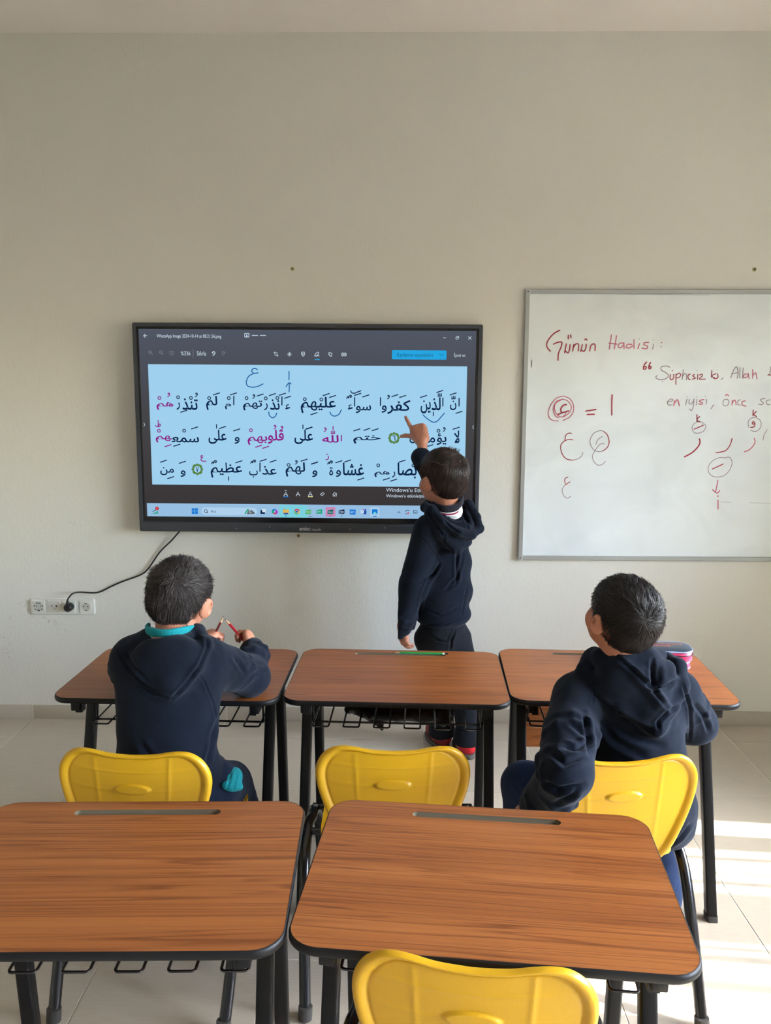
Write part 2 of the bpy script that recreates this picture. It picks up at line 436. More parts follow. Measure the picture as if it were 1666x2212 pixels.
t=NT(scrm); v=t.coords((1,1,1)); gx=t.add('ShaderNodeSeparateXYZ'); t.link(v,gx.inputs[0])
cr=t.ramp(gx.outputs[2],[(0,srgb(52,50,52)),(.12,srgb(56,52,54)),(.55,srgb(66,66,70)),(1,srgb(78,84,98))]); 
mr=t.add('ShaderNodeMapRange'); t.link(gx.outputs[2],mr.inputs[0]); mr.inputs[1].default_value=.06; mr.inputs[2].default_value=.88
t.link(mr.outputs[0],cr.node.inputs[0]); t.link(cr,t.b.inputs['Emission Color'])
ys0=yF+.0066
bm=B(); poly(bm,[(sl,sbt),(sr,sbt),(sr,stp),(sl,stp)],ys0); scr=flat('screen',bm,scrm,tv,False)
def Lr(k): return ys0-.0002*k
PB=dict(page=emis('display_page_blue',srgb(158,207,237)),task=emis('display_taskbar_blue',srgb(150,190,224)),
 ink=emis('display_ink_navy',srgb(8,34,72)),mag=emis('display_ink_magenta',srgb(140,24,132)),pen=emis('display_pen_blue',srgb(10,92,156)),
 white=emis('display_white',srgb(205,222,236)),dim=emis('display_dim_white',srgb(118,126,134)),btn=emis('display_button_blue',srgb(28,164,226)),btnt=emis('display_button_text',srgb(20,84,120)),
 green=emis('display_olive_green',srgb(80,124,44)),cyan=emis('display_cyan',srgb(122,208,222)),teal=emis('display_teal',srgb(16,100,96)),lgreen=emis('display_light_green',srgb(86,180,104)),
 mgreen=emis('display_mid_green',srgb(20,164,120)),pink=emis('display_pink',srgb(200,136,182)),folder=emis('display_folder_yellow',srgb(222,184,84)),dblue=emis('display_deep_blue',srgb(20,70,170)),
 red=emis('display_red',srgb(206,30,44)),search=emis('display_search_blue',srgb(174,208,236)),purple=emis('display_purple',srgb(160,60,190)),orange=emis('display_orange',srgb(214,120,80)),
 winb=emis('display_window_blue',srgb(16,122,214)),pagedark=emis('display_page_edge',srgb(180,222,246)),grey=emis('display_grey',srgb(96,104,112)),yel=emis('display_pale_yellow',srgb(226,222,150)),rose=emis('display_rose',srgb(206,60,90)))
class Lay:
    def __init__(s): s.d={}
    def __getitem__(s,k):
        if k not in s.d: s.d[k]=B()
        return s.d[k]
Lx={}  # (name,colour,layer) -> bm
def LB(name,col,k):
    key=(name,col,k)
    if key not in Lx: Lx[key]=B()
    return Lx[key]
def rect(name,col,k,x0,y0,x1,y1,r=0):
    xm,ym=(x0+x1)/2,(y0+y1)/2
    a=tvp(x0,ym)[0]; b=tvp(x1,ym)[0]; c=tvp(xm,y1)[1]; d=tvp(xm,y0)[1]
    bm=LB(name,col,k)
    if r: poly(bm,rrect(b-a,d-c,r,4,((a+b)/2,(c+d)/2)),Lr(k))
    else: poly(bm,[(a,c),(b,c),(b,d),(a,d)],Lr(k))
def txt(name,col,k,body,x0,y0,x1,y1,**kw):
    xm,ym=(x0+x1)/2,(y0+y1)/2
    put_text(LB(name,col,k),body,tvp(x0,ym)[0],tvp(xm,y1)[1],tvp(x1,ym)[0],tvp(xm,y0)[1],Lr(k),**kw)
PXM=tvp(700,900)[0]-tvp(699,900)[0]   # metres per photo pixel
def stroke(name,col,k,pts,w=1.6,sm=True,taper=False):
    q=[tvp(*p) for p in pts]
    if sm and len(q)>2: q=[(v.x,v.y) for v in catmull([Vector((a,b,0)) for a,b in q],5)]
    ribbon(LB(name,col,k),q,w*PXM,Lr(k),taper)
# page and bars
rect('page_panel','page',1,323.5,789,1007,1050)
pl=tvp(323.5,789)[0]
rect('task_bar','task',1,317,1090.5,1025,1119); rect('task_bar','cyan',2,603,1091,664,1118.5)
# verse lines: (text, crop, x0,y0,x1,y1, colour)
CR={1:(270,680),2:(660,680),3:(290,900),4:(660,900)}
def cp(c,x,y): return CR[c][0]+x*.2401, CR[c][1]+y*.2401
WORDS=[
('\uFEE2\uFEEB',1,280,783,432,856,'mag'),('\uFEAD',1,460,788,492,856,'ink'),('\uFEAC\uFEE8\uFE97',1,512,752,653,856,'ink'),
('\uFEE2\uFEDF',1,727,730,828,858,'ink'),('\uFEE1',1,897,800,952,850,'ink'),('\uFE8D',1,972,728,982,812,'ink'),
('\uFEE2\uFEEC\uFE97',1,1060,772,1235,862,'ink'),('\uFEAD',1,1250,795,1283,860,'ink'),('\uFEAC\uFEE7',1,1303,760,1390,856,'ink'),('\uFE8D',1,1406,735,1416,815,'ink'),('\uFE80',1,1440,806,1486,852,'ink'),
('\uFEE2\uFEEC\uFEF4\uFEE0\uFECB',2,-44,738,274,886,'ink'),
('\uFE80',2,380,808,426,854,'ink'),('\uFE8D',2,437,742,447,824,'ink'),('\uFEEE\uFEB3',2,452,812,590,886,'ink'),
('\uFE8D',2,670,742,680,820,'ink'),('\uFEED',2,685,815,731,882,'ink'),('\uFEAE\uFED4\uFEDB',2,735,766,946,894,'ink'),
('\uFEE6\uFEF3',2,1037,768,1128,888,'ink'),('\uFEAC\uFEDF',2,1135,742,1218,860,'ink'),('\uFE8D',2,1233,745,1243,824,'ink'),
('\uFEE5',2,1302,772,1360,858,'ink'),('\uFE8D',2,1379,748,1389,824,'ink'),
('\uFEE2\uFEEC',3,190,170,337,234,'mag'),('\uFECC\uFEE4\uFEB3',3,333,183,580,234,'ink'),('\uFEF0\uFEE0\uFECB',3,665,118,828,246,'ink'),('\uFEED',3,900,183,946,246,'ink'),
('\uFEE2\uFEEC\uFE91',3,1018,176,1196,256,'mag'),('\uFEEE\uFEE0\uFED7',3,1200,118,1345,246,'mag'),('\uFEF0\uFEE0\uFECB',3,1440,118,1608,248,'ink'),
('\uFEEA\uFEE0\uFEDF',4,150,166,298,234,'mag'),('\uFE8D',4,318,166,328,222,'mag'),('\uFEE2\uFE98\uFEA7',4,430,168,676,244,'ink'),
('\uFEE5',4,937,160,1000,240,'ink'),('\uFEEE\uFEE8\uFEE3',4,1010,172,1168,262,'ink'),('\uFE86\uFEF3',4,1180,150,1270,256,'ink'),('\uFEFB',4,1338,125,1388,238,'ink'),
('\uFEE6\uFEE3',3,230,455,354,528,'ink'),('\uFEED',3,413,484,459,544,'ink'),('\uFEE2\uFEF4\uFEC8\uFECB',3,685,415,969,552,'ink'),
('\uFE8F',3,1033,484,1110,550,'ink'),('\uFE8D',3,1125,416,1135,496,'ink'),('\uFEAC\uFECB',3,1148,446,1280,524,'ink'),('\uFEE2\uFEEC\uFEDF',3,1360,412,1536,542,'ink'),('\uFEED',3,1600,484,1646,546,'ink'),
('\uFEED',4,60,484,106,546,'ink'),('\uFE93',4,213,456,248,530,'ink'),('\uFEED',4,273,482,319,544,'ink'),('\uFE8E\uFEB8\uFECF',4,336,416,527,530,'ink'),
('\uFEE2\uFEEB',4,620,488,758,546,'ink'),('\uFEAD',4,778,494,808,550,'ink'),('\uFE8E\uFEBC\uFE91',4,829,416,1002,558,'ink')]
for w_,c_,x0,y0,x1,y1,col in WORDS:
    a=cp(c_,x0,y0); b=cp(c_,x1,y1)
    if w_=='\uFE8D': stroke('verse_letters',col,2,[((a[0]+b[0])/2,a[1]+.8),((a[0]+b[0])/2-.1,b[1]-.8)],2.5,False)
    else: txt('verse_letters',col,2,w_,a[0],a[1],b[0],b[1],bev=.017)
def F(c,x,y,col='ink',l=28):
    stroke('vowel_marks',col,2,[cp(c,x-l,y+9),cp(c,x+l,y-9)],2.2,False)
def SK(c,x,y,col='ink'):
    p=tvp(*cp(c,x,y)); ring(LB('vowel_marks',col,2),p,13*.2401*PXM,1.9*PXM,Lr(2),14)
def DM(c,x,y,col='ink',s=1):
    stroke('vowel_marks',col,2,[cp(c,x+5*s,y-2*s),cp(c,x-6*s,y-6*s),cp(c,x-3*s,y-14*s),cp(c,x+7*s,y-10*s),cp(c,x+8*s,y+2*s),cp(c,x-2*s,y+16*s),cp(c,x-10*s,y+18*s)],1.9)
def TN(c,x,y,col='ink'): # dammatan
    stroke('vowel_marks',col,2,[cp(c,x-22,y+14),cp(c,x-16,y),cp(c,x-6,y-4),cp(c,x-2,y+6),cp(c,x-10,y+8),cp(c,x-4,y-2),cp(c,x+4,y-12),cp(c,x+10,y-16),cp(c,x+20,y-14),cp(c,x+22,y-2),cp(c,x+10,y+4),cp(c,x+10,y-10)],1.9)
def SH(c,x,y,col='ink'):
    for dx in (-14,0,14): stroke('vowel_marks',col,2,[cp(c,x+dx,y-14),cp(c,x+dx,y+8)],2,False)
    stroke('vowel_marks',col,2,[cp(c,x-15,y+10),cp(c,x+15,y+6)],2,False)
def KH(c,x,y,col='ink'): stroke('vowel_marks',col,2,[cp(c,x,y-16),cp(c,x,y+16)],2.2,False)
for q in ((820,712),(973,712),(1215,722),(1325,718),(1415,715),(1462,742),(527,868)): F(1,*q)
for q in ((475,742),(590,748),(755,750),(932,750),(1092,750),(1265,752),(1370,748),(1617,760)): SK(1,*q)
SK(1,306,748,'mag'); DM(1,390,718,'mag'); DM(1,640,718); DM(1,1157,732)
for q in ((185,718),(243,735),(75,890),(470,716),(543,730),(805,727),(875,735),(1063,735),(1210,690),(1330,712),(1383,878)): F(2,*q)
SK(2,142,762); TN(2,392,740); DM(2,747,738); SH(2,1210,724); SH(2,1333,748); KH(2,1152,892)
stroke('vowel_marks','ink',2,[cp(2,408,684),cp(2,415,700),cp(2,440,706),cp(2,470,694),cp(2,498,684)],2.2)
for q in ((380,258),(540,102),(792,98),(920,120),(1572,105)): F(3,*q)
for q in ((300,262),(1118,267),(1180,277)): F(3,*q,'mag')
SK(3,218,128,'mag'); SK(3,446,127); SK(3,1048,123,'mag'); DM(3,1265,92,'mag'); DM(3,1327,100,'mag'); KH(3,738,88); KH(3,1517,92)
stroke('vowel_marks','mag',2,[cp(3,188,80),cp(3,200,90),cp(3,222,90),cp(3,232,76),cp(3,224,66),cp(3,212,88)],2); stroke('vowel_marks','mag',2,[cp(3,212,34),cp(3,212,88)],2,False)
for q in ((30,103),(462,120),(552,115),(627,118),(1357,105),(1120,262)): F(4,*q)
DM(4,177,115,'mag'); SH(4,247,145,'mag'); KH(4,248,104,'mag'); DM(4,1083,115); SK(4,1198,128); DM(4,1250,113)
for q in ((260,402),(325,550),(430,412),(940,407),(1158,394),(1248,402),(1527,393),(1622,420)): F(3,*q)
stroke('vowel_marks','mag',2,[cp(3,615,356),cp(3,600,352),cp(3,598,366),cp(3,612,370),cp(3,598,384),cp(3,606,400),cp(3,642,402)],2)
TN(3,715,412); KH(3,847,558); TN(3,1068,407); SK(3,1388,436); DM(3,1457,410)
for q in ((80,418),(300,407),(380,400),(497,563),(728,563),(793,573),(870,402)): F(4,*q)
stroke('vowel_marks','mag',2,[cp(4,205,356),cp(4,206,376),cp(4,194,388),cp(4,182,388)],2); stroke('vowel_marks','mag',2,[cp(4,192,340),cp(4,196,341)],2.4,False)
TN(4,220,415); SK(4,655,440); SK(4,972,440)
for (c,x,y,d) in ((4,797,193,'\u0666'),(3,565,475,'\u0667')):
    p=tvp(*cp(c,x,y)); g=LB('verse_medallion','green',2); rr=50*.2401*PXM; pts=[]
    for k in range(24):
        a=2*math.pi*k/24; q=rr*(1.06 if k%2==0 else .93) if k%1==0 else rr; pts.append((p[0]+q*math.cos(a),p[1]+q*math.sin(a)))
    for k in range(8):
        a=2*math.pi*k/8; dot(g,(p[0]+rr*.92*math.cos(a),p[1]+rr*.92*math.sin(a)),rr*.17,Lr(2),8)
        ribbon(LB('verse_medallion','page',4),[(p[0]+rr*.84*math.cos(a+.12),p[1]+rr*.84*math.sin(a+.12)),(p[0]+rr*.84*math.cos(a+.66),p[1]+rr*.84*math.sin(a+.66))],.25*PXM,Lr(4))
    poly(g,pts,Lr(2)); dot(LB('verse_medallion','page',3),p,rr*.62,Lr(3),24)
    a=cp(c,x-14,y-24); b=cp(c,x+14,y+24); txt('verse_medallion','ink',4,d,a[0],a[1],b[0],b[1],bev=.015)
for c,pl_ in ((1,[(1190,494),(1175,484),(1150,486),(1138,503),(1150,522),(1172,526),(1196,522)]),(1,[(1152,530),(1112,552),(1090,600),(1100,638),(1140,651),(1190,645),(1240,622)]),(1,[(1475,508),(1475,585)]),(1,[(1475,695),(1477,655),(1476,612)]),(1,[(1448,645),(1474,612),(1493,622)]),
  (1,[(1292,875),(1298,905),(1325,927),(1352,912),(1363,885)]),(2,[(220,875),(230,898),(262,912),(300,895),(322,855)]),(2,[(1058,900),(1090,930),(1130,958),(1160,967),(1190,955),(1222,918),(1252,885)])):
    stroke('pen_marks','pen',3,[cp(c,*q) for q in pl_],2.1)
# window chrome
def T(body,x0,y0,x1,y1,col='white',**k): txt('interface_text',col,2,body,x0,y0,x1,y1,**k)
T('WhatsApp Image 2024-10-14 at 08.21.56.jpeg',337.5,722,477.5,731.5); T('%336',390,759,410.5,767.5); T('Sıfırla',424.5,758.5,444.5,768)
T('İptal et',981,762,1006,772.5)
rect('interface_button','btn',2,847,756.5,965,776.5,.004); txt('interface_button','btnt',3,'Kaydetme seçenekleri',858,762,935,773.5)
I=lambda pts,col='white',w=1.3,sm=False,k=2: stroke('interface_icon',col,k,pts,w,sm)
I([(950,764.5),(954,768.5),(958,764.5)],'btnt',1,k=3)
I([(316.5,725),(309.5,725)]); I([(312.5,721.5),(309.2,725),(312.5,728.5)])
I([(416.5,754),(416.5,772)],'dim',1)
rect('interface_icon','white',2,527.5,719.5,538,728.5,.002); rect('interface_icon','ink',3,529,721,536.5,727,.001); rect('interface_icon','white',4,531.4,722.5,534.2,728)
for k in range(6): x=544.5+k*4.4+(4.2 if k>2 else 0); I([(x,724.4),(x+2.6,724.4)],w=1.7)
for cx,s in ((323.5,'+'),(346.5,'-')):
    p=tvp(cx,760.5); ring(LB('interface_icon','dim',2),p,3.2*PXM,1*PXM,Lr(2),12); I([(cx+2.6,763),(cx+5.4,766)],'dim'); I([(cx-1.5,760.5),(cx+1.5,760.5)],'dim',.8)
    if s=='+': I([(cx,759),(cx,762)],'dim',.8)
I([(366,759),(375,759),(375,766.5),(366,766.5),(366,759)],'dim',1); I([(369.3,761),(369.3,765)],'dim',.8); I([(372,761),(372,765)],'dim',.8)
I([(460,759.5),(457.5,761.5),(460,764)],w=1.4); I([(458,761.5),(461.5,759.6),(463.8,761.5),(462.5,765.5),(459.5,768)],w=1.4,sm=True)
I([(483.5,759.5),(486,761.5),(483.5,764)],'dim',1.2); I([(485.5,761.5),(482,759.6),(479.5,761.5),(480.6,765.5),(483.5,768)],'dim',1.2,True)
def z8(x,y): return 560+x*.13205,740+y*.13205
for pts,w,sm in (([(235,165),(255,165),(290,165),(290,205)],1.1,0),([(253,150),(253,205),(308,210)],1.1,0),([(290,190),(290,225)],1.1,0),
   ([(690,155),(742,155),(740,200),(716,226),(694,200),(690,155)],1.2,0),([(700,180),(735,180),(716,205),(700,180)],.9,0),
   ([(905,220),(915,190),(950,158),(972,165),(965,190),(935,215),(905,220)],1.2,1),([(940,225),(960,208),(980,222)],1.1,1),
   ([(1135,190),(1165,160),(1195,185),(1165,222),(1135,190)],1.3,0),([(1150,215),(1190,225)],1,0),([(1130,170),(1145,160)],1,0),
   ([(1350,180),(1360,168),(1385,175),(1410,168),(1422,180),(1422,205),(1410,222),(1395,215),(1385,205),(1372,215),(1358,222),(1350,205),(1350,180)],1.3,0),([(1362,190),(1412,190)],1.1,0)):
    I([z8(*q) for q in pts],'white',w,bool(sm))
for k in range(8):
    a=k*math.pi/4; cx,cy=z8(493,190); I([(cx+3.2*math.cos(a),cy+3.2*math.sin(a)),(cx+4.4*math.cos(a),cy+4.4*math.sin(a))],'white',1)
dot(LB('interface_icon','white',2),tvp(*z8(493,190)),2*PXM,Lr(2))
I([z8(915,277),z8(984,277)],'btn',1.6)
I([(958,729.5),(963.5,729.5)],w=1.2); I([(985.5,728),(990,728),(990,732.5),(985.5,732.5),(985.5,728)],w=1.2); I([(987.5,726.5),(991.5,726.5),(991.5,730.5)],w=1)
I([(1012.5,727),(1018.5,733)],w=1.1); I([(1018.5,727),(1012.5,733)],w=1.1)
I([(310,914),(312,917.5),(310,921)],'white',1.1); I([(1023.5,919.5),(1021.8,923),(1023.5,926.5)],'white',1.1)
def z5(x,y): return 580+x*.10804,1040+y*.10804
for cx,ex,uc in ((342,1,'winb'),(588,0,None),(834,0,'yel')):
    I([z5(cx-38,295),z5(cx,210),z5(cx+38,295)],'white',1.3); I([z5(cx-22,265),z5(cx+22,265)],'white',1.2)
    if ex: I([z5(cx-20,190),z5(cx,172),z5(cx+20,190)],'white',.9)
    if uc: I([z5(cx-38,308),z5(cx+45,308)],uc,1.9)
I([z5(1040,262),z5(1085,222),z5(1118,245),z5(1070,292),z5(1040,262)],'white',1.3)
I([z5(1285,270),z5(1320,222),z5(1350,240),z5(1318,288),z5(1285,270)],'white',1.2); I([z5(1290,298),z5(1360,298),z5(1360,240)],'white',.9)
T("Windows'u Etkinleştir",834,1054.5,948,1065.5,'white'); T("Windows'u etkinleştirmek için",834,1068,950,1077,'white')
# task bar
def z6(x,y): return 310+x*.18607,1080+y*.18607
K='task_bar_icon'
def TR(col,x0,y0,x1,y1,z,r=0,k=3): a=z(x0,y0); b=z(x1,y1); rect(K,col,k,a[0],a[1],b[0],b[1],r)
def TI(col,pts,z,w=1.2,k=4,sm=False): stroke(K,col,k,[z(*q) for q in pts],w,sm)
for x0,y0 in ((102,156),(118,150),(136,142),(152,132)): TR('mgreen',x0,y0-2,x0+12,164,z6)
TI('teal',[(103,136),(140,118)],z6,1.6,3); dot(LB(K,'red',3),tvp(*z6(153,101)),4.2*PXM,Lr(3),14); TI('white',[(153,92),(153,110)],z6,1)
for a in ((557,98,590,129),(594,98,628,129),(557,133,590,165),(594,133,628,165)): TR('winb',*a,z6)
rect(K,'search',3,434.8,1096.8,554.8,1113.2,.0155)
p=tvp(*z6(720,131)); ring(LB(K,'ink',4),p,3.3*PXM,1.2*PXM,Lr(4),14); TI('ink',[(732,142),(744,153)],z6,1.4); txt(K,'ink',4,'Ara',*z6(778,119),*z6(838,149))
poly(LB(K,'mgreen',4),[tvp(*z6(*q)) for q in ((1168,165),(1180,168),(1222,112),(1205,104))],Lr(4)); poly(LB(K,'grey',5),[tvp(*z6(*q)) for q in ((1195,168),(1290,166),(1290,150),(1250,115),(1220,115))],Lr(5)); dot(LB(K,'white',6),tvp(*z6(1238,135)),2*PXM,Lr(6),10,4*PXM); dot(LB(K,'ink',7),tvp(*z6(1240,136)),1.1*PXM,Lr(7),8,2.4*PXM)
TR('white',1372,104,1418,150,z6); TR('ink',1356,120,1408,165,z6,k=4); TR('white',1376,112,1412,144,z6,k=5)
def z5b(x,y): return z5(x,y)
for col,c,rx,ry,ro in (('winb',(105,585),4.6,3.6,.5),('mgreen',(85,610),2.6,4,0),('purple',(155,610),3,4.6,.2),('rose',(130,640),4.2,2.4,0)): dot(LB(K,col,3),tvp(*z5(*c)),rx*PXM,Lr(3)-.00005*len(col),12,ry*PXM,ro)
dot(LB(K,'search',5),tvp(*z5(123,605)),1.4*PXM,Lr(5),8,2.6*PXM)
TR('folder',288,568,408,655,z5); TR('orange',288,558,330,575,z5); TR('dblue',302,632,392,660,z5,k=4)
p=tvp(*z5(569,606)); dot(LB(K,'folder',3),p,6.3*PXM,Lr(3),20)
for col,a0,a1 in (('rose',20,160),('lgreen',160,290)):
    poly(LB(K,col,4),[p]+[(p[0]+6.3*PXM*math.cos(R(a)),p[1]+6.3*PXM*math.sin(R(a))) for a in range(a0,a1+1,10)],Lr(4))
dot(LB(K,'white',5),p,3.2*PXM,Lr(5),14); dot(LB(K,'dblue',6),p,2.4*PXM,Lr(6),14)
def tagshape(col,x0,x1,y0,y1,k=3): poly(LB(K,col,k),[tvp(*z5(*q)) for q in ((x0,y1),(x1-12,y1+6),(x1,y1-20),(x1-4,y0-8),(x0+14,y0+10),(x0,y0+24))],Lr(k))
tagshape('lgreen',735,852,570,655); txt(K,'white',4,'Noto',*z5(745,595),*z5(838,625))
tagshape('mgreen',955,1074,566,648); txt(K,'white',4,'EN',*z5(975,590),*z5(1040,625))
TR('pink',1140,512,1338,710,z5,.003); tagshape('teal',1178,1296,570,652,4); txt(K,'white',5,'Noto',*z5(1186,598),*z5(1284,630))
tagshape('ink',1402,1522,570,650); TI('white',[(1425,600),(1465,600),(1465,635),(1425,635),(1425,600)],z5,1.1); poly(LB(K,'white',4),[tvp(*z5(*q)) for q in ((1470,612),(1498,592),(1498,640))],Lr(4))
TI('ink',[(800,712),(838,700),(878,712)],z5,.9,sm=True)
for x in (346,1238,1460): TI('ink',[(x-8,693),(x+8,695)],z5,1.4)
def z7(x,y): return 610+x*.19208,1080+y*.19208
poly(LB(K,'winb',3),[tvp(*z7(*q)) for q in ((757,165),(822,168),(826,112),(757,108))],Lr(3)); txt(K,'white',4,'BİT',*z7(768,124),*z7(812,150))
TR('dblue',910,120,945,162,z7,.002); dot(LB(K,'dblue',3),tvp(*z7(936,112)),1.7*PXM,Lr(3)); dot(LB(K,'purple',3),tvp(*z7(916,110)),1.7*PXM,Lr(3)); TR('white',882,118,918,152,z7,k=4); txt(K,'dblue',5,'T',*z7(892,124),*z7(906,146))
TR('search',990,86,1092,188,z7,.003); TR('winb',1008,106,1072,166,z7,.002,4); poly(LB(K,'cyan',5),[tvp(*z7(*q)) for q in ((1010,165),(1040,132),(1070,165))],Lr(5)); TI('dblue',[(1022,186),(1058,186)],z7,1.6)
TI('ink',[(1300,147),(1313,133),(1326,147)],z7,1.2); TI('ink',[(1385,135),(1395,120),(1415,118),(1425,128)],z7,1.1,sm=True); TI('ink',[(1385,155),(1398,160)],z7,1.2); dot(LB(K,'rose',4),tvp(*z7(1416,151)),2*PXM,Lr(4))
TI('ink',[(1475,122),(1518,122),(1518,152),(1475,152),(1475,122)],z7,1.2); TI('ink',[(1485,143),(1508,143)],z7,1)
grp={}
for (nm,col,k),bm_ in Lx.items():
    flat(nm,bm_,PB[col],scr,nm not in ('page_panel','task_bar','interface_button'))
# maker's lettering and little legs on the bar
bm=B(); yb=yF-.0035
a=z5(622,903); b=z5(832,982); pa=tvp(a[0],b[1]); pb=tvp(b[0],a[1]); put_text(bm,'emko',pa[0],pa[1],pb[0],pb[1],yb,bold=.02)
a=z5(875,932); b=z5(1055,984); pa=tvp(a[0],b[1]); pb=tvp(b[0],a[1]); put_text(bm,'tech',pa[0],pa[1],pb[0],pb[1],yb)
ribbon(bm,[tvp(*z5(852,925)),tvp(*z5(852,990))],.6*PXM,yb)
M['sensor']=mat('dark_sensor_window',srgb(50,53,60),.35); M['logo']=mat('pale_grey_print',srgb(190,188,192),.5); flat('maker_lettering',bm,M['logo'],tv)
bm=B()
for q in ((511,1141),(757,1143),(583,1138),(832,1140)): ribbon(bm,[tvp(q[0]-1,q[1]-1),tvp(q[0]+1,q[1]+1)],1*PXM,yb)
flat('bar_symbols',bm,M['logo'],tv)
mkbox('sensor_window',(tvp(416,1142)[0],yF-.0036,.006),(tvp(505,1142)[0],yF-.002,.034),M['sensor'],tv)
mkbox('sensor_window',(tvp(833,1142)[0],yF-.0036,.006),(tvp(905,1142)[0],yF-.002,.034),M['sensor'],tv)

# ------------------------------------------------------------------ whiteboard
WBX0,WBZ0,WBZ1,WBX1=.5409,.7736,1.9551,2.32
wb=thing('whiteboard','white dry-erase board with red marker handwriting in an aluminium frame','whiteboard',(WBX0,D,WBZ0))
BH=WBZ1-WBZ0; BW=WBX1-WBX0; fr=.019
ringframe('frame',0,0,BW,BH,fr,fr,BW-fr,BH-fr,-.02,-.001,M['alu'],wb,.006)
wbm=mat('whiteboard_enamel',srgb(224,230,233),.28,spec=.45); t=NT(wbm); v=t.coords((1,1,1.4)); n1=t.noise(v,2.3,3,.6,.5); t.color(t.ramp(n1,[(.35,srgb(213,220,223)),(.62,srgb(226,233,236))]))
mkbox('panel',(.01,-.012,.01),(BW-.01,-.003,BH-.01),wbm,wb)
for cx,cz in ((.011,.011),(.011,BH-.011),(BW-.011,.011),(BW-.011,BH-.011)):
    bm=B(); box(bm,(cx,-.021,cz),(.022,.004,.022),.002); q=obj('corner_cap',bm,M['alu'],wb)
    bm=B(); tube(bm,[(cx,-.0225,cz),(cx,-.0245,cz)],.003,8); obj('screw',bm,M['tvframe'],wb)
WP=Plane(wb,D-.013)
MK={'r':mat('red_marker_ink',srgb(150,24,48),.5),'p':mat('pale_red_marker_ink',srgb(186,92,116),.5),'g':mat('greyed_marker_ink',srgb(142,128,140),.5),'d':mat('faint_grey_smear',srgb(196,198,202),.5)}
def zw(k): 
    z={1:(1170,700,.16807),2:(1380,770,.17167),3:(1170,840,.11299),4:(1460,870,.12365),5:(1100,600,.33974)}[k]
    return lambda x,y:(z[0]+x*z[2],z[1]+y*z[2])
WBM={}
def ws(name,k,col,w,*lines):
    z=zw(k); bm=WBM.setdefault((name,col),B())
    for ln in lines:
        q=[WP.p(*z(*p))[:2] for p in ln]
        if len(q)==1: dot(bm,q[0],w*.6*PXM,-.0132,8); continue
        if len(q)>2: q=[(v.x,v.y) for v in catmull([Vector((a,b,0)) for a,b in q],5)]
        ribbon(bm,q,w*PXM,-.0132-.00002*len(bm.faces)/2000,False)
H='handwriting'
ws(H,1,'r',2.6,[(235,80),(150,130),(80,220),(70,290),(115,348)],[(155,258),(210,235),(262,235),(250,300),(218,380),(213,465)],[(345,145),(345,190)],[(375,140),(380,175)])
ws(H,1,'r',2.4,[(320,255),(298,370)],[(303,340),(340,372),(360,330),(368,265)],[(402,348),(415,265)],[(412,300),(440,258),(478,262),(472,345)],[(525,265),(505,352)],[(508,330),(545,352),(570,310),(575,262)],[(620,348),(635,280),(665,255),(690,270),(688,340)],[(555,205),(572,190),(584,208)])
ws(H,1,'p',2.2,[(900,140),(872,320)],[(965,150),(938,318)],[(868,245),(972,258)],[(1060,250),(1010,245),(985,290),(1020,305),(1052,270)],[(1060,240),(1062,318)],[(1160,262),(1105,262),(1090,300),(1130,308),(1175,280)],[(1190,200),(1190,312)],[(1262,250),(1240,315)],[(1378,236),(1325,240),(1315,265),(1362,285),(1352,318),(1292,308)])
ws(H,1,'g',1.6,[(1440,258),(1430,322)],[(1257,192)],[(1441,205)]); ws(H,1,'r',2,[(1545,238)],[(1537,292)])
ws(H,1,'r',2.6,[(1350,490),(1318,535),(1312,578),(1340,575),(1345,548),(1318,552)],[(1402,495),(1382,540),(1385,575),(1408,565),(1405,545),(1388,552)])
ws(H,2,'g',1.8,[(392,135),(350,120),(290,130),(285,170),(345,205),(375,245),(330,285),(260,292),(215,265),(232,240)],[(302,315)],[(562,165),(548,290)],[(550,260),(580,215),(602,230),(600,295)],[(1240,275),(1252,210),(1235,132),(1200,165),(1158,270)],[(1168,218),(1245,205)],[(1275,140),(1272,272)],[(1315,145),(1308,275)],[(1062,268),(1040,292)],[(1662,130),(1650,220)])
ws(H,2,'r',2,[(400,228),(395,275),(420,295),(440,265),(440,225)],[(425,178)],[(470,225),(468,350)],[(470,235),(510,210),(530,235),(505,265),(472,270)],[(648,222),(622,240),(625,280),(648,292)],[(702,228),(680,240),(700,258),(712,275),(675,285)],[(745,225),(742,290)],[(768,235),(795,222),(800,245),(765,285),(840,284)],[(922,178),(918,262)],[(975,215),(920,245),(960,272)],[(995,220),(998,265),(965,280),(945,272)],[(1628,240),(1640,228),(1666,240)])
ws(H,2,'p',2,[(1375,220),(1330,225),(1325,262),(1355,265),(1378,240)],[(1380,215),(1390,280)],[(1435,165),(1435,275)],[(1438,240),(1470,205),(1480,230),(1490,285)])
ws(H,2,'g',1.4,[(737,178)],[(993,172)])
ws(H,2,'g',1.7,[(370,575),(430,555),(410,535),(365,570),(375,610),(410,608)],[(608,535),(590,610)],[(640,540),(632,585),(660,600),(690,560)],[(695,535),(690,620),(665,680),(640,660)],[(735,540),(725,610)],[(1085,540),(1065,560),(1065,610),(1100,622),(1135,590),(1125,545),(1090,540)],[(1280,545),(1250,560),(1250,605),(1280,612)],[(855,540),(850,600)],[(1590,530),(1535,540),(1545,565),(1570,585),(1550,605),(1510,600)],[(1655,545),(1610,560),(1615,600),(1650,605)],[(945,608),(910,658)],[(608,505)],[(728,510)],[(842,500)])
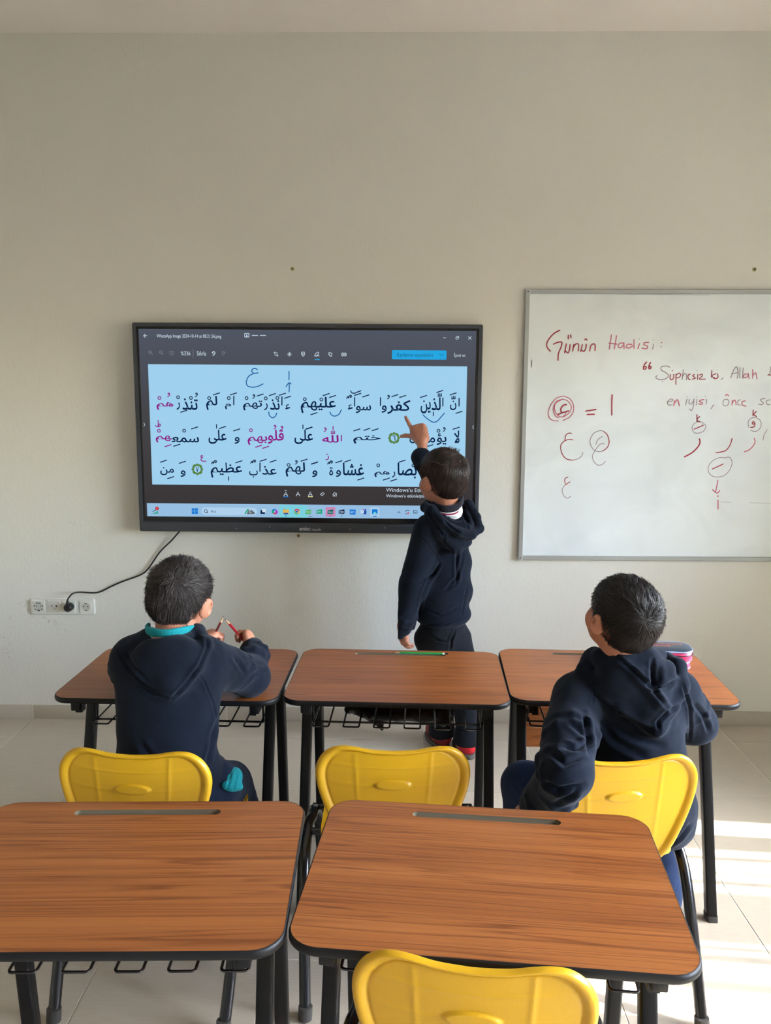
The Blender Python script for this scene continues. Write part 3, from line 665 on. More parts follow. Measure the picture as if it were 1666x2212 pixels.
ws(H,2,'p',2.2,[(440,620),(455,560)],[(452,590),(480,545),(500,565),(512,620)],[(820,542),(780,550),(765,568),(800,580),(798,600),(755,598)],[(1175,610),(1180,555)],[(1182,580),(1205,548),(1222,570),(1225,610)],[(1340,560),(1305,570),(1305,610),(1350,625)],[(1092,490),(1112,478),(1130,495)])
ws(H,4,'r',2.2,[(1355,130),(1350,225)],[(1408,155),(1365,205),(1412,240)],[(372,210),(372,330)],[(420,240),(370,300),(425,335)],[(322,462),(480,395)],[(1312,432),(1370,420),(1385,370),(1365,330),(1338,350),(1355,375),(1380,365)])
ws(H,4,'g',1.5,[(480,345),(440,335),(360,340),(295,400),(290,470),(330,525),(400,530),(480,500),(525,430),(510,375),(460,370)],[(1380,255),(1300,280),(1265,350),(1280,430)],[(1400,258),(1470,300),(1495,370),(1470,450),(1400,500),(1310,485)],[(1600,470),(1545,560),(1525,655)],[(870,965),(760,960),(640,1020),(570,1120),(580,1220),(650,1285),(740,1297),(850,1270),(940,1180),(985,1060),(960,970),(910,948),(870,965)])
ws(H,4,'r',3,[(415,632),(425,690),(390,770),(290,870),(155,945)]); ws(H,4,'r',2.2,[(985,625),(950,740),(880,830),(800,858),(708,875)],[(642,1158),(830,1070)],[(735,1640),(740,1625)])
ws(H,4,'p',2.2,[(1372,622),(1388,680),(1350,760),(1280,825),(1200,858)],[(735,1352),(720,1450),(695,1560)],[(645,1518),(695,1565),(735,1575),(768,1530)],[(740,1700),(740,1855)])
ws(H,3,'r',3,[(1352,115),(1345,300),(1345,500)],[(850,425),(1040,395)],[(875,492),(1008,486)],[(475,302),(430,310),(380,360),(372,420),(390,455)],[(318,488),(420,450),(520,422)])
ws(H,3,'p',1.8,[(430,138),(300,170),(190,290),(130,450),(160,560),(230,605),(320,615)],[(430,138),(540,190),(610,300),(610,430),(540,540),(410,605)],[(395,200),(290,240),(235,340),(235,440),(275,520),(330,550)],[(400,195),(500,230),(570,330),(545,440),(450,520),(370,535),(290,480),(250,380),(280,270),(400,200)],[(470,450),(450,500),(390,540)])
ws(H,3,'r',1.8,[(575,855),(530,845),(465,890),(452,985)],[(600,978),(540,965),(460,988),(385,1050),(368,1130),(400,1250),(480,1340),(600,1362)],[(505,1685),(445,1725),(455,1810)],[(545,1778),(450,1840)],[(1170,1190),(1260,1120),(1295,1010),(1260,880),(1190,815)])
ws(H,3,'g',1.5,[(600,1362),(700,1335),(770,1280),(792,1215)],[(1190,815),(1120,798),(1000,850),(935,960),(935,1060),(1000,1165),(1090,1202),(1170,1190)],[(1200,1050),(1120,1060),(1030,1170),(975,1290),(1010,1400),(1090,1460),(1170,1440),(1222,1385)],[(450,1840),(400,1910),(405,2000),(450,2070),(510,2088),(560,2050)],[(1160,912),(1080,970),(1040,1060)])
ws('smear',5,'d',1.6,[(390,100),(900,108),(1270,110)],[(145,525),(142,568)],[(90,1182)],[(1340,1425),(1410,1428)],[(1530,1430),(1666,1435)]); ws('smear',5,'g',1.2,[(400,95),(470,97)],[(145,525),(142,568)])
for (nm,col),bm_ in WBM.items(): flat(nm if nm!='smear' else 'smear_mark',bm_,MK[col],wb)

# ------------------------------------------------------------------ wall screws, socket strip, cable
M['brass']=mat('dull_brass',srgb(150,128,60),.45,metal=.7)
for k,(px,py,lb) in enumerate(((632,581,'small brass wall anchor above the display'),(1630,582,'small brass wall anchor above the whiteboard'),(645,1157,'small brass wall anchor just under the display'))):
    p=at(px,py,D-.002); bm=B(); tube(bm,[(0,0,0),(0,-.004,0)],.008,14); ob=obj('wall_anchor',bm,mat('yellow_plastic_plug_%d'%k,srgb(170,160,90),.6)); ob.location=p; tag(ob,lb,'screw','wall anchors')
    bm=B(); tube(bm,[(0,-.004,0),(0,-.008,0)],.004,10); obj('screw',bm,M['tvframe'],ob)
st=thing('socket_strip','white wall plate with four outlets low on the left of the wall','socket',(-1.682,D,.503))
SPl=Plane(st,D-.01); sw=.297; sh=.075
bm=B(); 
loft(bm,[[(p[0],0,p[1]) for p in rrect(sw,sh,.008,4,(sw/2,sh/2))],[(p[0],-.007,p[1]) for p in rrect(sw,sh,.008,4,(sw/2,sh/2))],[(p[0],-.010,p[1]) for p in rrect(sw-.006,sh-.006,.006,4,(sw/2,sh/2))]],True,True)
obj('plate',bm,M['whiteplastic'],st)
M['sockin']=mat('socket_recess',srgb(190,190,180),.5)
M['burn']=mat('scorched_plastic',srgb(52,50,44),.8)
for k,(px,kind) in enumerate(((84,'s'),(117,'d'),(150,'s'),(186,'s'))):
    cx=SPl.p(px,1309)[0]; cz=sh/2
    bm=B(); loft(bm,[[(p[0],-.010,p[1]) for p in rrect(.058,.058,.005,3,(cx,cz))],[(p[0],-.013,p[1]) for p in rrect(.056,.056,.005,3,(cx,cz))]],False,True); mo=obj('outlet',bm,M['whiteplastic'],st)
    if kind=='s' and k!=2:
        bm=B(); n_=24
        loops=[[(cx+r_*math.cos(2*math.pi*q/n_),y_,cz+r_*math.sin(2*math.pi*q/n_)) for q in range(n_)] for r_,y_ in ((.0195,-.0132),(.0195,-.0145),(.0175,-.0145),(.0172,-.0133))]
        loft(bm,loops,False,True); obj('recess',bm,M['sockin'],mo)
        bm=B()
        for dx,dz in (((-.0095),0),(.0095,0)): dot(bm,(cx+dx,cz+dz+.003),.0026,-.0148,10)
        for s in (-1,1): ribbon(bm,[(cx-.004,cz+s*.016),(cx+.004,cz+s*.016)],.003,-.0148)
        if k==0:
            for q in range(7): 
                a=q*.9; ribbon(bm,[(cx+.02*math.cos(a+e),cz+.02*math.sin(a+e)) for e in (0,.15,.3,.42)],.003,-.0149)
        flat('contacts',bm,M['burn'],mo)
    elif kind=='d':
        bm=B(); dot(bm,(cx-.01,cz+.004),.003,-.0134); dot(bm,(cx+.012,cz+.003),.004,-.0134); dot(bm,(cx+.003,cz-.010),.002,-.0134); flat('contacts',bm,M['burn'],mo)
cb=thing('power_cable','black power cable running from a round plug up to the display','cable',tuple(at(150,1309,D-.03)))
cl=cb.location
def cw(px,py,dy=.012): 
    p=at(px,py,D-dy)-cl; return p
pts=[Vector((0,-.018,.022)),Vector((.0005,-.018,.034)),cw(156,1283,.042),cw(172,1279,.02),cw(210,1280,.01),cw(240,1267,.008),cw(265,1256,.008),cw(305,1241,.01),cw(322,1226,.012),cw(345,1193,.012),cw(370,1168,.02),cw(388,1148,.03),cw(402,1136,.04)]
bm=B(); tube(bm,catmull(pts,6),.0036,8); obj('cord',bm,M['cable'],cb)
bm=B(); c0=Vector((0,-.01,-.004))
tube(bm,[c0+Vector((0,.016,0)),c0+Vector((0,.002,0)),c0+Vector((0,-.012,0)),c0+Vector((0,-.018,0))],[.0195,.0195,.0185,.013],20)
tube(bm,[c0+Vector((0,-.006,.006)),c0+Vector((0,-.008,.024)),c0+Vector((0,-.008,.034))],[.0085,.0075,.005],10); obj('plug',bm,M['cable'],cb)
# scuffs on the plaster below the sockets
sc=B(); random.seed(5)
for (px,py,n_) in ((105,1345,7),(125,1350,8),(15,1370,6),(12,1410,8),(140,1375,2),(45,1310,3),(160,1147,2),(25,1345,3)):
    for q in range(n_):
        x,y_=px+random.gauss(0,6),py+random.gauss(0,7); p=at(x,y_,D-.0012)
        a=random.uniform(.6,2.4); L_=random.uniform(.002,.009)
        ribbon(sc,[(p.x,p.z),(p.x+L_*math.cos(a),p.z+L_*math.sin(a)),(p.x+L_*1.5*math.cos(a+.5),p.z+L_*1.5*math.sin(a+.5))],random.uniform(.0008,.0018),p.y)
o=flat('wall_scuffs',sc,mat('grey_scuff',srgb(150,150,140),.9),bpy.data.objects['wall_front'])
o['kind']='stuff'
# ------------------------------------------------------------------ desks
DW,DD,DH,TT=.6465,.4663,.66,.0155
def desk_parts(root,panel=False,cups=6):
    prof=rrect(DW,DD,.052,10)
    # pen groove as a stadium near the far edge
    gl,gw,gx,gy=.30,.021,.0,DD/2-.045
    hole=rrect(gl,gw,gw/2-.0003,6,(gx,gy))
    bm=B()
    ins=rrect(DW-.004,DD-.004,.050,10)
    a=[bm.verts.new((p[0],p[1],DH)) for p in ins]; b=[bm.verts.new((p[0],p[1],DH)) for p in hole]
    ea=[bm.edges.new((a[i],a[(i+1)%len(a)])) for i in range(len(a))]; eb=[bm.edges.new((b[i],b[(i+1)%len(b)])) for i in range(len(b))]
    bmesh.ops.triangle_fill(bm,use_beauty=True,use_dissolve=False,edges=ea+eb)
    lo=[bm.verts.new((p[0],p[1],DH-TT+.001)) for p in ins]; bm.faces.new(lo[::-1])
    for i in range(len(a)): bm.faces.new((a[i],lo[i],lo[(i+1)%len(a)],a[(i+1)%len(a)]))
    obj('desktop',bm,M['wood'],root,ang=30)
    bm=B(); hs=[[ (p[0],p[1],DH-.0002) for p in hole],[(p[0],p[1],DH-.004) for p in rrect(gl-.001,gw-.002,gw/2-.0015,6,(gx,gy))],[(p[0],p[1],DH-.0075) for p in rrect(gl-.006,gw-.009,gw/2-.0048,6,(gx,gy))]]
    loft(bm,hs,False,True); o=obj('pen_groove',bm,M['mdf'],root,recalc=False)
    o['label']='bare routed pen groove along the far edge'
    bm=B()
    def lp(off,z,r=.052): return [(p[0],p[1],z) for p in rrect(DW+off,DD+off,r,10)]
    loft(bm,[lp(-.0035,DH+.0002),lp(-.001,DH-.0004),lp(.002,DH-.004),lp(.0025,DH-TT/2),lp(.002,DH-TT+.003),lp(-.001,DH-TT),lp(-.006,DH-TT)],False,False)
    obj('edge_band',bm,M['pvc'],root,ang=60)
    # side frames: top rail with end caps, leaning near leg, steep far leg
    for s in (-1,1):
        x=s*.268
        bm=B(); box(bm,(x-s*.010,0,DH-TT-.016),(.026,.425,.03),.003); obj('side_rail',bm,M['blackmetal'],root)
        def leg(y0,z0,y1,z1,dx=0):
            bm=B(); w,d=.030,.034
            loops=[]
            for y,z in ((y1,z1),(y0,z0)):
                loops.append([(x+dx+p[0],y+p[1],z) for p in rrect(w,d,.006,3)])
            loft(bm,loops); lg=obj('leg',bm,M['blackmetal'],root,ang=35)
            bm=B(); loft(bm,[[(x+dx+p[0],y0+(y1-y0)*zz/z1+p[1],zz) for p in rrect(w+.003,d+.003,.007,3)] for zz in (0,.016)]); obj('foot_cap',bm,M['rubber'],lg)
        leg(-.218,0.001,-.035,DH-TT-.02,s*.006); leg(.205,0.001,.150,DH-TT-.02,s*.001)
        bm=B(); # corner bracket
        v=[(x-s*.026,-.205,DH-TT),(x-s*.026,-.205,DH-TT-.038),(x-s*.008,-.205,DH-TT-.038),(x-s*.004,-.205,DH-TT-.020),(x-s*.004,-.205,DH-TT)]
        loft(bm,[v,[(a_,b_+.028,c_) for a_,b_,c_ in v]]); obj('bracket',bm,M['blackmetal'],root,smooth=False)
    bm=B(); box(bm,(0,.150,DH-TT-.018),(.50,.026,.026),.003); obj('cross_rail',bm,M['blackmetal'],root)
    # wire book basket
    zb=.535
    for k in range(cups):
        cx=-.227+.0908*k; hw=.0235
        p=[(cx-hw,.170,zb+.05),(cx-hw,.155,zb+.006),(cx-hw,.145,zb)]+[(cx-hw+.007*(1-math.cos(q)),-.109-.007*math.sin(q),zb) for q in (0,.4,.8,1.2,1.571)]
        p=p+[(2*cx-q[0],q[1],q[2]) for q in p[::-1]]
        bm=B(); tube(bm,p,.0028,6)
        obj('basket_wire',bm,M['blacktube'],root)
    bm=B(); tube(bm,[(-.255,-.070,zb-.0045),(.255,-.070,zb-.0045)],.0034,8); obj('basket_rod',bm,M['blacktube'],root)
    bm=B(); tube(bm,[(-.255,.10,zb-.0045),(.255,.10,zb-.0045)],.0034,8); obj('basket_rod',bm,M['blacktube'],root)
    for s in (-1,1):
        bm=B(); tube(bm,[(s*.255,-.070,zb-.0045),(s*.255,-.070,DH-TT-.03)],.0034,6); obj('basket_hanger',bm,M['blacktube'],root); bm=B(); tube(bm,[(s*.255,.10,zb-.0045),(s*.255,.10,DH-TT-.03)],.0034,6); obj('basket_hanger',bm,M['blacktube'],root)
    if panel:
        bm=B(); box(bm,(0,.185,.40),(.49,.016,.44),.002); obj('modesty_panel',bm,M['wood'],root)
def copy_tree(o,parent=None):
    c=o.copy(); COL.objects.link(c)
    if parent: c.parent=parent
    for ch in list(o.children): copy_tree(ch,c)
    return c
gD='single desks in two rows'
desk=thing('school_desk','wood-top desk in the middle of the front row, green pencil in its groove','desk',(.0047,2.3845,0),-.033,gD)
desk_parts(desk)
DESKS={'mid':desk}
for k,loc,rz,lb in (('left',(-.6559,2.3907),-.0209,'single wood-top desk on the left of the front row where a boy leans his elbows'),
    ('rl',(-.5064,1.3598),.0306,'empty wood-top desk in the near row, cut off by the left side of the photo'),
    ('rr',(.1668,1.352),-.0918,'empty wood-top desk in the near row, turned slightly, with a yellow chair before it')):
    d=copy_tree(desk); d.location=(loc[0],loc[1],0); d.rotation_euler=(0,0,rz); d['label']=lb; DESKS[k]=d
d=copy_tree(desk); d.location=(.6556,2.3989,0); d.rotation_euler=(0,0,-.0401); d['label']='wood-top desk on the right of the front row with a pink pencil case'; DESKS['right']=d
mp=mkbox('modesty_panel',(-.245,.178,.335),(.245,.194,.60),M['wood'],d,bev=.002)

# ------------------------------------------------------------------ chairs
def outline_back():
    P_=[(0,-.010),(.05,-.0075),(.085,-.002),(.11,0),(.135,-.004),(.158,-.020),(.173,-.045),(.1775,-.072),(.173,-.105),(.162,-.140),(.147,-.175),(.130,-.21),(.112,-.245),(.098,-.275),(.092,-.30),(.090,-.318)]
    right=catmull([Vector((a,b,0)) for a,b in P_],5)
    pts=[(p.x,p.y) for p in right]
    pts=pts+[(.07,-.321),(0.045,-.322),(.02,-.322),(0,-.322),(-.02,-.322),(-.045,-.322),(-.07,-.321)]+[(-a,b) for a,b in pts[::-1]][:-1]
    return [(a*1.045,b*1.045) for a,b in pts]
def make_chair(name,label,loc,rz,group):
    t=thing(name,label,'chair',loc,rz,group)
    # back shell: outline pushed through rings; local: back plane at y=0 at the top, person sits at +y
    ol=outline_back(); ZT=.692
    def bulge(x,z):   # y of the mid surface, z relative to top
        y=.055*max(0,(-z-.05))**1.0*1.1 + .55*x*x*math.exp(-((z+.08)/.16)**2)
        if z<-.22: y+=1.6*(-z-.22)**2*4
        return y
    n=len(ol); c=(0,-.0961)
    rings=[1,.985,.955,.91,.87,.84,.80,.7,.6,.5,.42,.39,.36,.33,.28,.2,.1]
    def relief(x,z,r):
        # seen from behind: raised rolled rim, sunken field, raised oval and faint grid
        h=0
        if r>.88: h+=.0075*math.sin(min(1,(r-.88)/.07)*math.pi/2)*(1 if r<.97 else max(0,(1-r)/.03)**.5)
        h-=.0016*math.exp(-((r-.865)/.012)**2)
        e=math.hypot(x/.043,(z+.092)/.0125)
        h+=.0055*(1 if e<.85 else max(0,1-(e-.85)/.18))
        for gx in (-.088,.088): h+=.0016*math.exp(-((x-gx-z*.06*(1 if gx>0 else -1))/.0035)**2) if r<.86 else 0
        for gz in (-.052,-.098,-.150): h+=.0012*math.exp(-((z-gz-.5*x*x)/.0025)**2) if r<.86 and abs(x)>.048 or gz!=-.098 and r<.86 else 0
        return h
    NX,NZ=72,66
    # dense grid clipped to the outline with polar remap keeps relief crisp
    bm=B(); back=[];front=[]
    rr=[1-.0*k for k in (0,)]
    rads=[1,.995,.985,.97,.955,.94,.925,.91,.90,.89,.88,.872,.864,.856,.845,.83]+[.83-.02*k for k in range(1,26)]+[.33-.0125*k for k in range(1,25)]
    rads=[r for r in rads if r>.03]
    for r in rads:
        lb=[];lf=[]
        for (x,z) in ol:
            X=c[0]+(x-c[0])*r; Z=c[1]+(z-c[1])*r
            y=bulge(X,Z); h=relief(X/1.045,Z/1.045,r); th=.0022 if r<1 else .0
            roll=.012*max(0,(r-.86)/.14)**2
            lb.append(bm.verts.new((X,y-h-th+roll*0,ZT+Z))); lf.append(bm.verts.new((X,y-h*.55+th+.0015,ZT+Z)))
        back.append(lb);front.append(lf)
    for L_,inv in ((back,0),(front,1)):
        for a,b in zip(L_,L_[1:]):
            for k in range(n):
                f=(a[k],a[(k+1)%n],b[(k+1)%n],b[k]); bm.faces.new(f[::-1] if inv else f)
        bm.faces.new(L_[-1] if not inv else L_[-1][::-1])
    for k in range(n): bm.faces.new((front[0][k],front[0][(k+1)%n],back[0][(k+1)%n],back[0][k]))
    obj('backrest',bm,M['yellow'],t,ang=50)
    # seat pan
    bm=B(); so=rrect(.37,.36,.09,8,(0,.235)); loops=[]
    def sz(x,y,r): return .392+.012*r**4 -.006*math.cos(x*9)+ (.016*max(0,(.11-y)/.05)**2) -(.02*max(0,(y-.35)/.06)**2)
    top=[];bot=[]
    for r in (1,.97,.92,.85,.7,.5,.3,.1):
        lt=[];lb=[]
        for (x,y) in so:
            X=x*r; Y=.235+(y-.235)*r; z=sz(X,Y,r)
            lt.append(bm.verts.new((X,Y,z))); lb.append(bm.verts.new((X,Y,z-(.0055 if r<1 else .012))))
        top.append(lt);bot.append(lb)
    m_=len(so)
    for L_,inv in ((top,1),(bot,0)):
        for a,b in zip(L_,L_[1:]):
            for k in range(m_):
                f=(a[k],a[(k+1)%m_],b[(k+1)%m_],b[k]); bm.faces.new(f[::-1] if inv else f)
        bm.faces.new(L_[-1])
    for k in range(m_): bm.faces.new((top[0][k],top[0][(k+1)%m_],bot[0][(k+1)%m_],bot[0][k]))
    obj('seat',bm,M['yellow'],t,ang=50)
    for s in (-1,1):
        bm=B(); tube(bm,catmull([(s*.212,-.028,.012),(s*.218,.03,.14),(s*.224,.11,.30),(s*.225,.165,.360),(s*.223,.210,.378),(s*.217,.245,.379)],6),.0145,12); lg=obj('leg',bm,M['blacktube'],t)
        bm=B(); tube(bm,[(s*.212,-.030,.001),(s*.211,-.026,.032)],.0175,12); obj('foot_cap',bm,M['rubber'],lg)
        bm=B(); tube(bm,catmull([(s*.217,.245,.379),(s*.217,.280,.377),(s*.212,.315,.355),(s*.205,.340,.28),(s*.195,.365,.012)],6),.0145,12); lg=obj('leg',bm,M['blacktube'],t)
        bm=B(); tube(bm,[(s*.195,.366,.001),(s*.195,.365,.032)],.0175,12); obj('foot_cap',bm,M['rubber'],lg)
    for y in (.185,.315):
        bm=B(); tube(bm,[(-.222,y,.370),(.222,y,.370)],.010,10); obj('crossbar',bm,M['blacktube'],t)
    bm=B(); tube(bm,[(-.219,.06,.20),(.219,.06,.20)],.008,10); obj('stretcher',bm,M['blacktube'],t)
    return t
gC='yellow plastic chairs'
ch=make_chair('classroom_chair','empty yellow plastic chair at the middle desk of the front row',(-.008,1.80,0),.008,gC)
CH=[((-.618,1.765),-.07,'yellow plastic chair with a boy on it at the left front desk'),((.527,1.755),.13,'yellow plastic chair on the right with a boy sitting on it, arm over its back'),((.115,1.078),-.13,'empty yellow plastic chair nearest the camera, cut off by the bottom of the photo')]
CHS={'mid':ch}
for (xy,rz,lb),k in zip(CH,('left','right','near')):
    c=copy_tree(ch); c.location=(xy[0],xy[1],0); c.rotation_euler=(0,0,rz); c['label']=lb; CHS[k]=c

# ------------------------------------------------------------------ small things on the desks
def pencil(name,label,a,b,colm,group=None,tipend=True,r=.0037,eraser=False):
    a=Vector(a);b=Vector(b); L_=(b-a).length; t=thing(name,label,'pencil',tuple(a),0,group)
    q=(b-a).to_track_quat('X','Z'); t.rotation_mode='QUATERNION'; t.rotation_quaternion=q
    bm=B(); tube(bm,[(0,0,0),(L_-.022,0,0)],r,6); o=obj('barrel',bm,colm,t,ang=25)
    bm=B(); tube(bm,[(L_-.022,0,0),(L_-.006,0,0)],[r,r*.35],10); obj('sharpened_wood',bm,M['rawwood'],t)
    bm=B(); tube(bm,[(L_-.006,0,0),(L_,0,0)],[r*.35,.0003],8); obj('lead',bm,M['lead'],t)
    if eraser:
        bm=B(); tube(bm,[(-.003,0,0),(.004,0,0)],r*1.04,12); obj('white_band',bm,M['whiteplastic'],t)
        bm=B(); tube(bm,[(-.014,0,0),(-.003,0,0)],r*1.0,12); obj('end_cap',bm,M['pvc'],t)
    return t
M['rawwood']=mat('sharpened_pencil_wood',srgb(206,170,130),.7); M['lead']=mat('graphite',srgb(40,40,44),.4)
M['green']=mat('green_pencil_paint',srgb(24,140,64),.3); M['redp']=mat('red_pencil_paint',srgb(150,22,34),.3)
a=atz(959,1412.5,DH+.001); b=atz(849,1409.5,DH+.001)
pencil('green_pencil','green pencil lying in the groove of the middle front desk',a,b,M['green'],eraser=True)
# pencil case
pc=thing('pencil_case','pink zipped pencil case with a dark blue printed lid on the right front desk','pencil case',(.822,2.50,DH),-.10)
M['pink']=mat('pink_satin_fabric',srgb(205,26,88),.38,sheen=.4); M['navyprint']=mat('dark_blue_printed_vinyl',srgb(32,48,66),.35,coat=.3); M['pipe']=mat('pale_blue_piping',srgb(140,160,200),.4); M['pinkprint']=mat('pale_pink_print',srgb(196,120,116),.5); M['greyprint']=mat('grey_print',srgb(120,128,128),.5)
def pl_(w,h,r,z,wob=0): return [(p[0]*(1+wob*math.sin(i*.9)),p[1],z) for i,p in enumerate(rrect(w,h,r,8))]
cw_,cd_=.225,.105
bm=B(); loft(bm,[pl_(cw_-.014,cd_-.012,.034,.0,.004),pl_(cw_-.006,cd_-.006,.036,.006,.006),pl_(cw_-.008,cd_-.008,.036,.016,.010),pl_(cw_-.010,cd_-.01,.036,.021)]); obj('base_pouch',bm,M['pink'],pc,ang=70)
bm=B(); loft(bm,[pl_(cw_-.01,cd_-.01,.036,.022),pl_(cw_+.002,cd_+.002,.04,.026),pl_(cw_+.003,cd_+.003,.04,.04,.003),pl_(cw_+.002,cd_+.002,.04,.054),pl_(cw_-.004,cd_-.004,.038,.056)]); obj('body',bm,M['pink'],pc,ang=70)
bm=B(); loft(bm,[pl_(cw_-.004,cd_-.004,.04,.056),pl_(cw_-.004,cd_-.004,.04,.059),pl_(cw_-.03,cd_-.03,.03,.0625),pl_(cw_-.09,cd_-.06,.02,.064)]); obj('lid',bm,M['navyprint'],pc,ang=70)
for z,r_ in ((.0215,.0018),(.0572,.0026),(.001,.0016)):
    bm=B(); q=pl_(cw_+(.001 if z>.03 else -.006),cd_+(.001 if z>.03 else -.006),.04,z); tube(bm,q+[q[0]],r_,6,cap=False); obj('piping',bm,M['pipe'],pc)
bm=B(); q=pl_(cw_+.0045,cd_+.0045,.041,.046); tube(bm,q+[q[0]],.0016,6,cap=False); obj('zip',bm,M['pvc'],pc)
bm=B(); box(bm,(.035,-(cd_/2)-.004,.046),(.006,.004,.005),.001); tube(bm,[(.036,-(cd_/2)-.005,.045),(.037,-(cd_/2)-.006,.038)],.0012,6); obj('zip_puller',bm,M['alu'],pc)
def topr(bm,pts,w): 
    # ribbon lying on the lid
    b2=B(); ribbon(b2,pts,w,0); 
    for f in b2.faces: bm.faces.new([bm.verts.new((v.co.x,v.co.z,.0646+0*v.co.y)) for v in f.verts])
    b2.free()
bm=B()
for row,(y0,x0,n_) in enumerate(((.008,-.012,13),(-.012,-.02,9))):
    for k in range(n_):
        x=x0+k*.0078; h=.013
        topr(bm,[(x,y0-h/2),(x+.001,y0+h/2)],.0034)
        topr(bm,[(x,y0+(h/2 if k%2 else -h/2)*.6),(x+.005,y0+(h/2 if k%3 else 0)*.6)],.0028)
flat('lid_lettering',bm,M['pinkprint'],pc)
bm=B(); topr(bm,[(-.04,.024),(.0,.028),(.03,.024)],.010); flat('lid_pattern',bm,M['greyprint'],pc)
# dark cloth stuffed in the basket of the middle desk
# ------------------------------------------------------------------ implicit-surface modeller for bodies and clothes
class Vox:
    def __init__(s,lo,hi,h):
        s.h=h; s.lo=np.array(lo,float); s.n=np.ceil((np.array(hi)-s.lo)/h).astype(int)+1
        s.F=np.full(s.n,.5,np.float32)
    def _sub(s,lo,hi):
        a=np.clip(np.floor((np.array(lo)-s.lo)/s.h).astype(int),0,s.n-1); b=np.clip(np.ceil((np.array(hi)-s.lo)/s.h).astype(int)+1,0,s.n)
        if (b<=a).any(): return None
        sl=tuple(slice(i,j) for i,j in zip(a,b))
        g=[(s.lo[k]+np.arange(a[k],b[k])*s.h).astype(np.float32) for k in range(3)]
        return sl,(g[0][:,None,None],g[1][None,:,None],g[2][None,None,:])
    def op(s,lo,hi,fn,k,mode='u'):
        r=s._sub(lo,hi)
        if r is None: return
        sl,P=r; d=fn(P); F=s.F[sl]
        if mode=='u': s.F[sl]=smin(F,d,k)
        elif mode=='s': s.F[sl]=-smin(-F,d,k)
        elif mode=='i': s.F[sl]=-smin(-F,-d,k)
    def cone(s,a,b,ra,rb,k=.02,mode='u'):
        a=np.array(a,float); b=np.array(b,float); m=max(ra,rb)+k+3*s.h
        ba=b-a; L2=(ba*ba).sum()+1e-12
        def fn(P):
            px,py,pz=P[0]-a[0],P[1]-a[1],P[2]-a[2]
            t=np.clip((px*ba[0]+py*ba[1]+pz*ba[2])/L2,0,1)
            return np.sqrt((px-t*ba[0])**2+(py-t*ba[1])**2+(pz-t*ba[2])**2)-(ra+(rb-ra)*t)
        s.op(np.minimum(a,b)-m,np.maximum(a,b)+m,fn,k,mode)
    def limb(s,pts,rs,k=.02,mode='u'):
        for i in range(len(pts)-1): s.cone(pts[i],pts[i+1],rs[i],rs[i+1],k if i==0 else min(k,.012),mode)
    def ell(s,c,r,k=.02,M3=None,mode='u'):
        c=np.array(c,float); r=np.array(r,float); m=r.max()+k+3*s.h
        A=np.eye(3) if M3 is None else np.array(M3).T     # world->local rows
        def fn(P):
            d=[P[0]-c[0],P[1]-c[1],P[2]-c[2]]
            q=[A[i][0]*d[0]+A[i][1]*d[1]+A[i][2]*d[2] for i in range(3)]
            k0=np.sqrt((q[0]/r[0])**2+(q[1]/r[1])**2+(q[2]/r[2])**2)+1e-6
            k1=np.sqrt((q[0]/r[0]**2)**2+(q[1]/r[1]**2)**2+(q[2]/r[2]**2)**2)+1e-6
            return k0*(k0-1)/k1
        s.op(c-m,c+m,fn,k,mode)
    def half(s,p,n,k=.01):   # keep the side the normal points away from
        p=np.array(p);n=np.array(n,float);n/=np.linalg.norm(n)
        s.op(s.lo,s.lo+s.n*s.h,lambda P:(P[0]-p[0])*n[0]+(P[1]-p[1])*n[1]+(P[2]-p[2])*n[2],k,'i')
    def mesh(s):
        F=s.F.copy(); F[0]=F[-1]=.5; F[:,0]=F[:,-1]=.5; F[:,:,0]=F[:,:,-1]=.5
        ins=F<0; nx,ny,nz=F.shape
        c=sum(ins[i:nx-1+i,j:ny-1+j,k:nz-1+k].astype(np.int8) for i in(0,1) for j in(0,1) for k in(0,1))
        act=(c>0)&(c<8); idx=np.argwhere(act); vid=-np.ones(act.shape,np.int64); vid[act]=np.arange(len(idx))
        acc=np.zeros((len(idx),3)); cnt=np.zeros(len(idx)); i0,j0,k0=idx.T
        cor=[(i,j,k) for i in(0,1) for j in(0,1) for k in(0,1)]
        val={q:F[i0+q[0],j0+q[1],k0+q[2]] for q in cor}
        for q in cor:
            for ax in range(3):
                if q[ax]==1: continue
                w=list(q); w[ax]=1; w=tuple(w); a,b=val[q],val[w]; m=(a<0)!=(b<0); t=np.where(m,a/(a-b+1e-12),0)
                for d in range(3): acc[:,d]+=np.where(m,q[d]+(t if d==ax else 0),0)
                cnt+=m
        V=(idx+acc/cnt[:,None])*s.h+s.lo
        Q=[]
        for ax in range(3):
            a=[slice(0,n-1) for n in F.shape]; b=list(a); b[ax]=slice(1,F.shape[ax])
            o=[x for x in range(3) if x!=ax]
            for x in o: a[x]=slice(1,F.shape[x]-1); b[x]=slice(1,F.shape[x]-1)
            A_=ins[tuple(a)]; B_=ins[tuple(b)]
            for sgn,msk in ((0,A_&~B_),(1,~A_&B_)):
                e=np.argwhere(msk)
                if not len(e): continue
                for x in o: e[:,x]+=1
                def v(du,dv):
                    f=e.copy(); f[:,o[0]]-=du; f[:,o[1]]-=dv; return vid[f[:,0],f[:,1],f[:,2]]
                q=np.stack([v(1,1),v(0,1),v(0,0),v(1,0)],1)
                if (sgn==1)^(ax==1): q=q[:,::-1]
                Q.append(q)
        return V,np.concatenate(Q)
def smin(a,b,k):
    h=np.clip(.5+.5*(b-a)/k,0,1); return b+(a-b)*h-k*h*(1-h)
